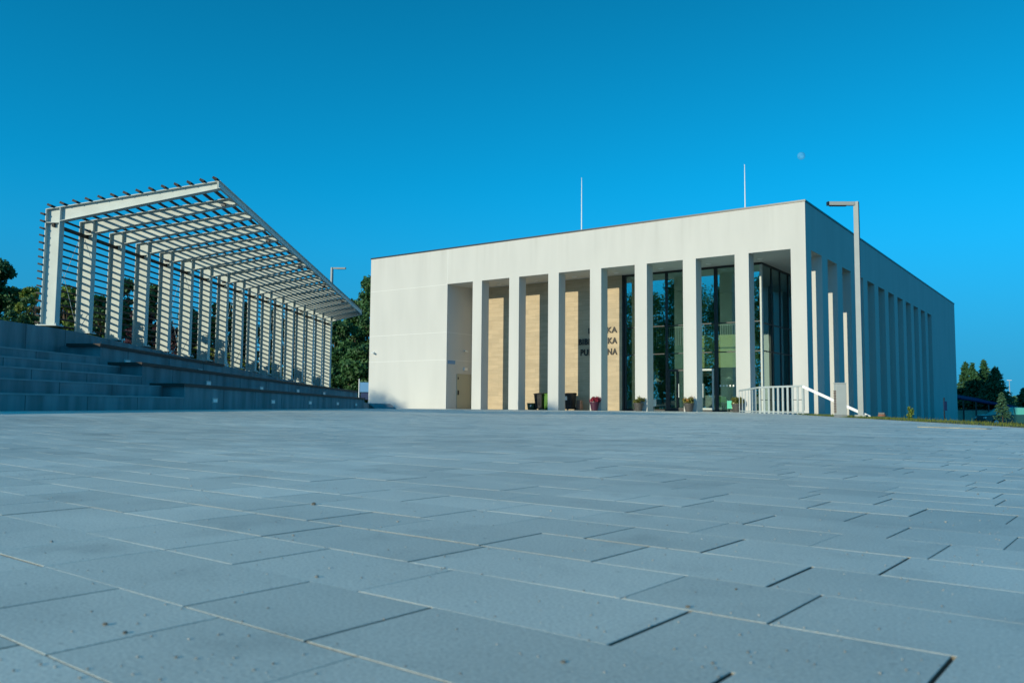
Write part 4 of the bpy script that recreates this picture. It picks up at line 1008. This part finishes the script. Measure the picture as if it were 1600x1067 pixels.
# leafy weed at the grass edge
p = px(1422, 655, 18.6); V, Qd, tn = leaf_cloud(np.array([(0, 0, .08), (.03, 0, .16), (-.02, .02, .24)]), np.array([(.07, .07, .08), (.05, .05, .08), (.03, .03, .06)]), 260, .03, 4)
t = thing('weed', 'tall yellow green weed at the grass edge in front of the library side', 'weed', (p.x, p.y, .0)); np_mesh('leaves', V, Qd, M['leaf_yel'], tn, t); MB().tube([(0, 0, 0), (0, 0, .28)], .004, 5).build('stem', M['leaf_yel'], t)
# far line of trees closing the horizon on the right
for i in range(12):
    p = px(1490 + i * 26, 622 + (i * 7) % 12, 170 + (i * 13) % 30)
    tree('broadleaf_tree', 'distant low tree on the horizon beyond the car park', (p.x, p.y, -1.05), 260 + i % 4, p.z + 1.05, 5.5, .3, 1800, .4, 'leaf_dark', 'bark', 'distant trees beyond the car park', 20, .2)

# ================================================================== CAR PARK
def car(label, loc, rz, paint, s=1.):
    t = thing('parked_car', label, 'car', loc, rz, 'cars in the car park')
    Lh = 2.1
    body = [(-Lh, .35), (-Lh, .7), (-Lh + .12, .86), (-.95 - .3, .92), (1.55, .95), (Lh - .05, .9), (Lh, .6), (Lh, .32), (1.75, .25), (-1.75, .25)]
    MB().prism(body, -.84, .84, 'xz').build('body', paint, t, .05)
    cab = [(-1.25, .92), (-.45, 1.42), (.2, 1.5), (1.1, 1.46), (1.75, .95)]
    g = MB(); n_ = len(cab); g.add([(x, -.76 if z < 1 else -.62, z) for x, z in cab] + [(x, .76 if z < 1 else .62, z) for x, z in cab], [tuple(range(n_)), tuple(reversed(range(n_, 2 * n_)))] + [(i, n_ + i, n_ + (i + 1) % n_, (i + 1) % n_) for i in range(n_)]); g.build('windows', M['carglass'], t)
    g = MB(); g.hexa([(-.5, -.63, 1.41), (1.12, -.63, 1.45), (1.12, .63, 1.45), (-.5, .63, 1.41)], [(-.4, -.58, 1.47), (1.08, -.58, 1.51), (1.08, .58, 1.51), (-.4, .58, 1.47)]); g.build('roof', paint, t, .02)
    g = MB()
    for sy in (-1, 1):
        for x0, x1, z1 in ((-1.25, -.45, 1.42), (.25, .25, 1.48), (1.75, 1.1, 1.46)): g.bar((x0, sy * .775, .93), (x1, sy * .635, z1), .05, .05)
    g.build('pillar', paint, t)
    for x in (-1.3, 1.3):
        for sy in (-.78, .78):
            w = MB().tube([(x, sy - .1, .31), (x, sy + .1, .31)], .31, 20).build('wheel', M['tyre'], t)
            MB().tube([(x, sy - .105, .31), (x, sy + .105, .31)], .19, 14).build('rim', M['carsilver'], w)
    for sy in (-.68, .68):
        MB().box(1.98, 2.13, sy - .13, sy + .13, .66, 1.0).build('tail_light', M['red'], t); MB().box(-2.13, -2.0, sy - .15, sy + .15, .6, .74).build('headlight', M['lightpanel'], t)
    return t
cc = px(1572, 645, 66); rz = math.atan2(rt2.y, rt2.x)
car('dark green car seen side on behind the young spruce', (cc.x, cc.y, -1.05), rz, M['cardark'])
cc = px(1612, 640, 80); car('silver car at the right edge behind the dark one', (cc.x, cc.y, -1.05), rz + .2, M['carsilver'])
# carport with dark sloping roof
q = px(1515, 645, 88)
t = thing('carport', 'open carport with a dark sloping roof and pale wall behind its posts', 'carport', (q.x, q.y, -1.05), rz)
g = MB(); g.hexa([(-3.4, -2.5, 2.55), (4.2, -2.5, 1.35), (4.2, 2.5, 2.15), (-3.4, 2.5, 3.35)], [(-3.4, -2.5, 2.68), (4.2, -2.5, 1.48), (4.2, 2.5, 2.28), (-3.4, 2.5, 3.48)]); g.build('roof', M['roofdk'], t)
MB().box(-3.3, 4.1, -2.0, -1.9, 0, 1.25).build('wall', M['brick'], t)
for x in (-3.2, -1.9, -.6, .7, 2.2, 3.6): MB().box(x - .05, x + .05, -2.4, -2.3, 0, 2.5 - (x + 3.4) * .158).build('post', M['coping'], t)
MB().bar((-3.2, -2.35, 1.3), (3.8, -2.35, 1.3), .05, .06).build('rail', M['coping'], t)
q = px(1577, 594, 110)
t = thing('floodlight_mast', 'thin distant mast with two small lights beyond the car park', 'mast', (q.x, q.y, -1.05)); hq = q.z + 1.05
MB().tube([(0, 0, 0), (0, 0, hq)], [.07, .04], 6).build('pole', M['lampgrey'], t); g = MB(); g.bar(-rr * .3 + Z * hq, rr * .3 + Z * hq, .08, .08); g.build('lamp_head', M['white'], t)

# ================================================================== MOON
q = px(1252, 244, 4000)
m, nt, N, L, B = new_mat('moon_rock')
B.inputs['Roughness'].default_value = 1
tc = N.new('ShaderNodeTexCoord'); no = N.new('ShaderNodeTexNoise'); no.inputs['Scale'].default_value = 1.6; no.inputs['Detail'].default_value = 3; L.new(tc.outputs['Generated'], no.inputs['Vector'])
cr = N.new('ShaderNodeValToRGB'); cr.color_ramp.elements[0].color = (.08, .35, .6, 1); cr.color_ramp.elements[1].color = (.25, .62, .85, 1); cr.color_ramp.elements[0].position = .4; cr.color_ramp.elements[1].position = .6
L.new(no.outputs['Fac'], cr.inputs['Fac']); L.new(cr.outputs['Color'], B.inputs['Base Color'])
tr = N.new('ShaderNodeBsdfTransparent'); ms = N.new('ShaderNodeMixShader'); ms.inputs['Fac'].default_value = .3
L.new(tr.outputs[0], ms.inputs[1]); L.new(B.outputs[0], ms.inputs[2]); L.new(ms.outputs[0], N['Material Output'].inputs['Surface'])
bm = bmesh.new(); bmesh.ops.create_uvsphere(bm, u_segments=32, v_segments=16, radius=6. / FPX * 4000)
me = bpy.data.meshes.new('moon'); bm.to_mesh(me); bm.free(); me.materials.append(m); me.polygons.foreach_set('use_smooth', [True] * len(me.polygons))
o = link(bpy.data.objects.new('moon', me)); o.location = q; o.visible_shadow = True
tag(o, 'pale daytime moon in the blue sky above the library', 'moon')
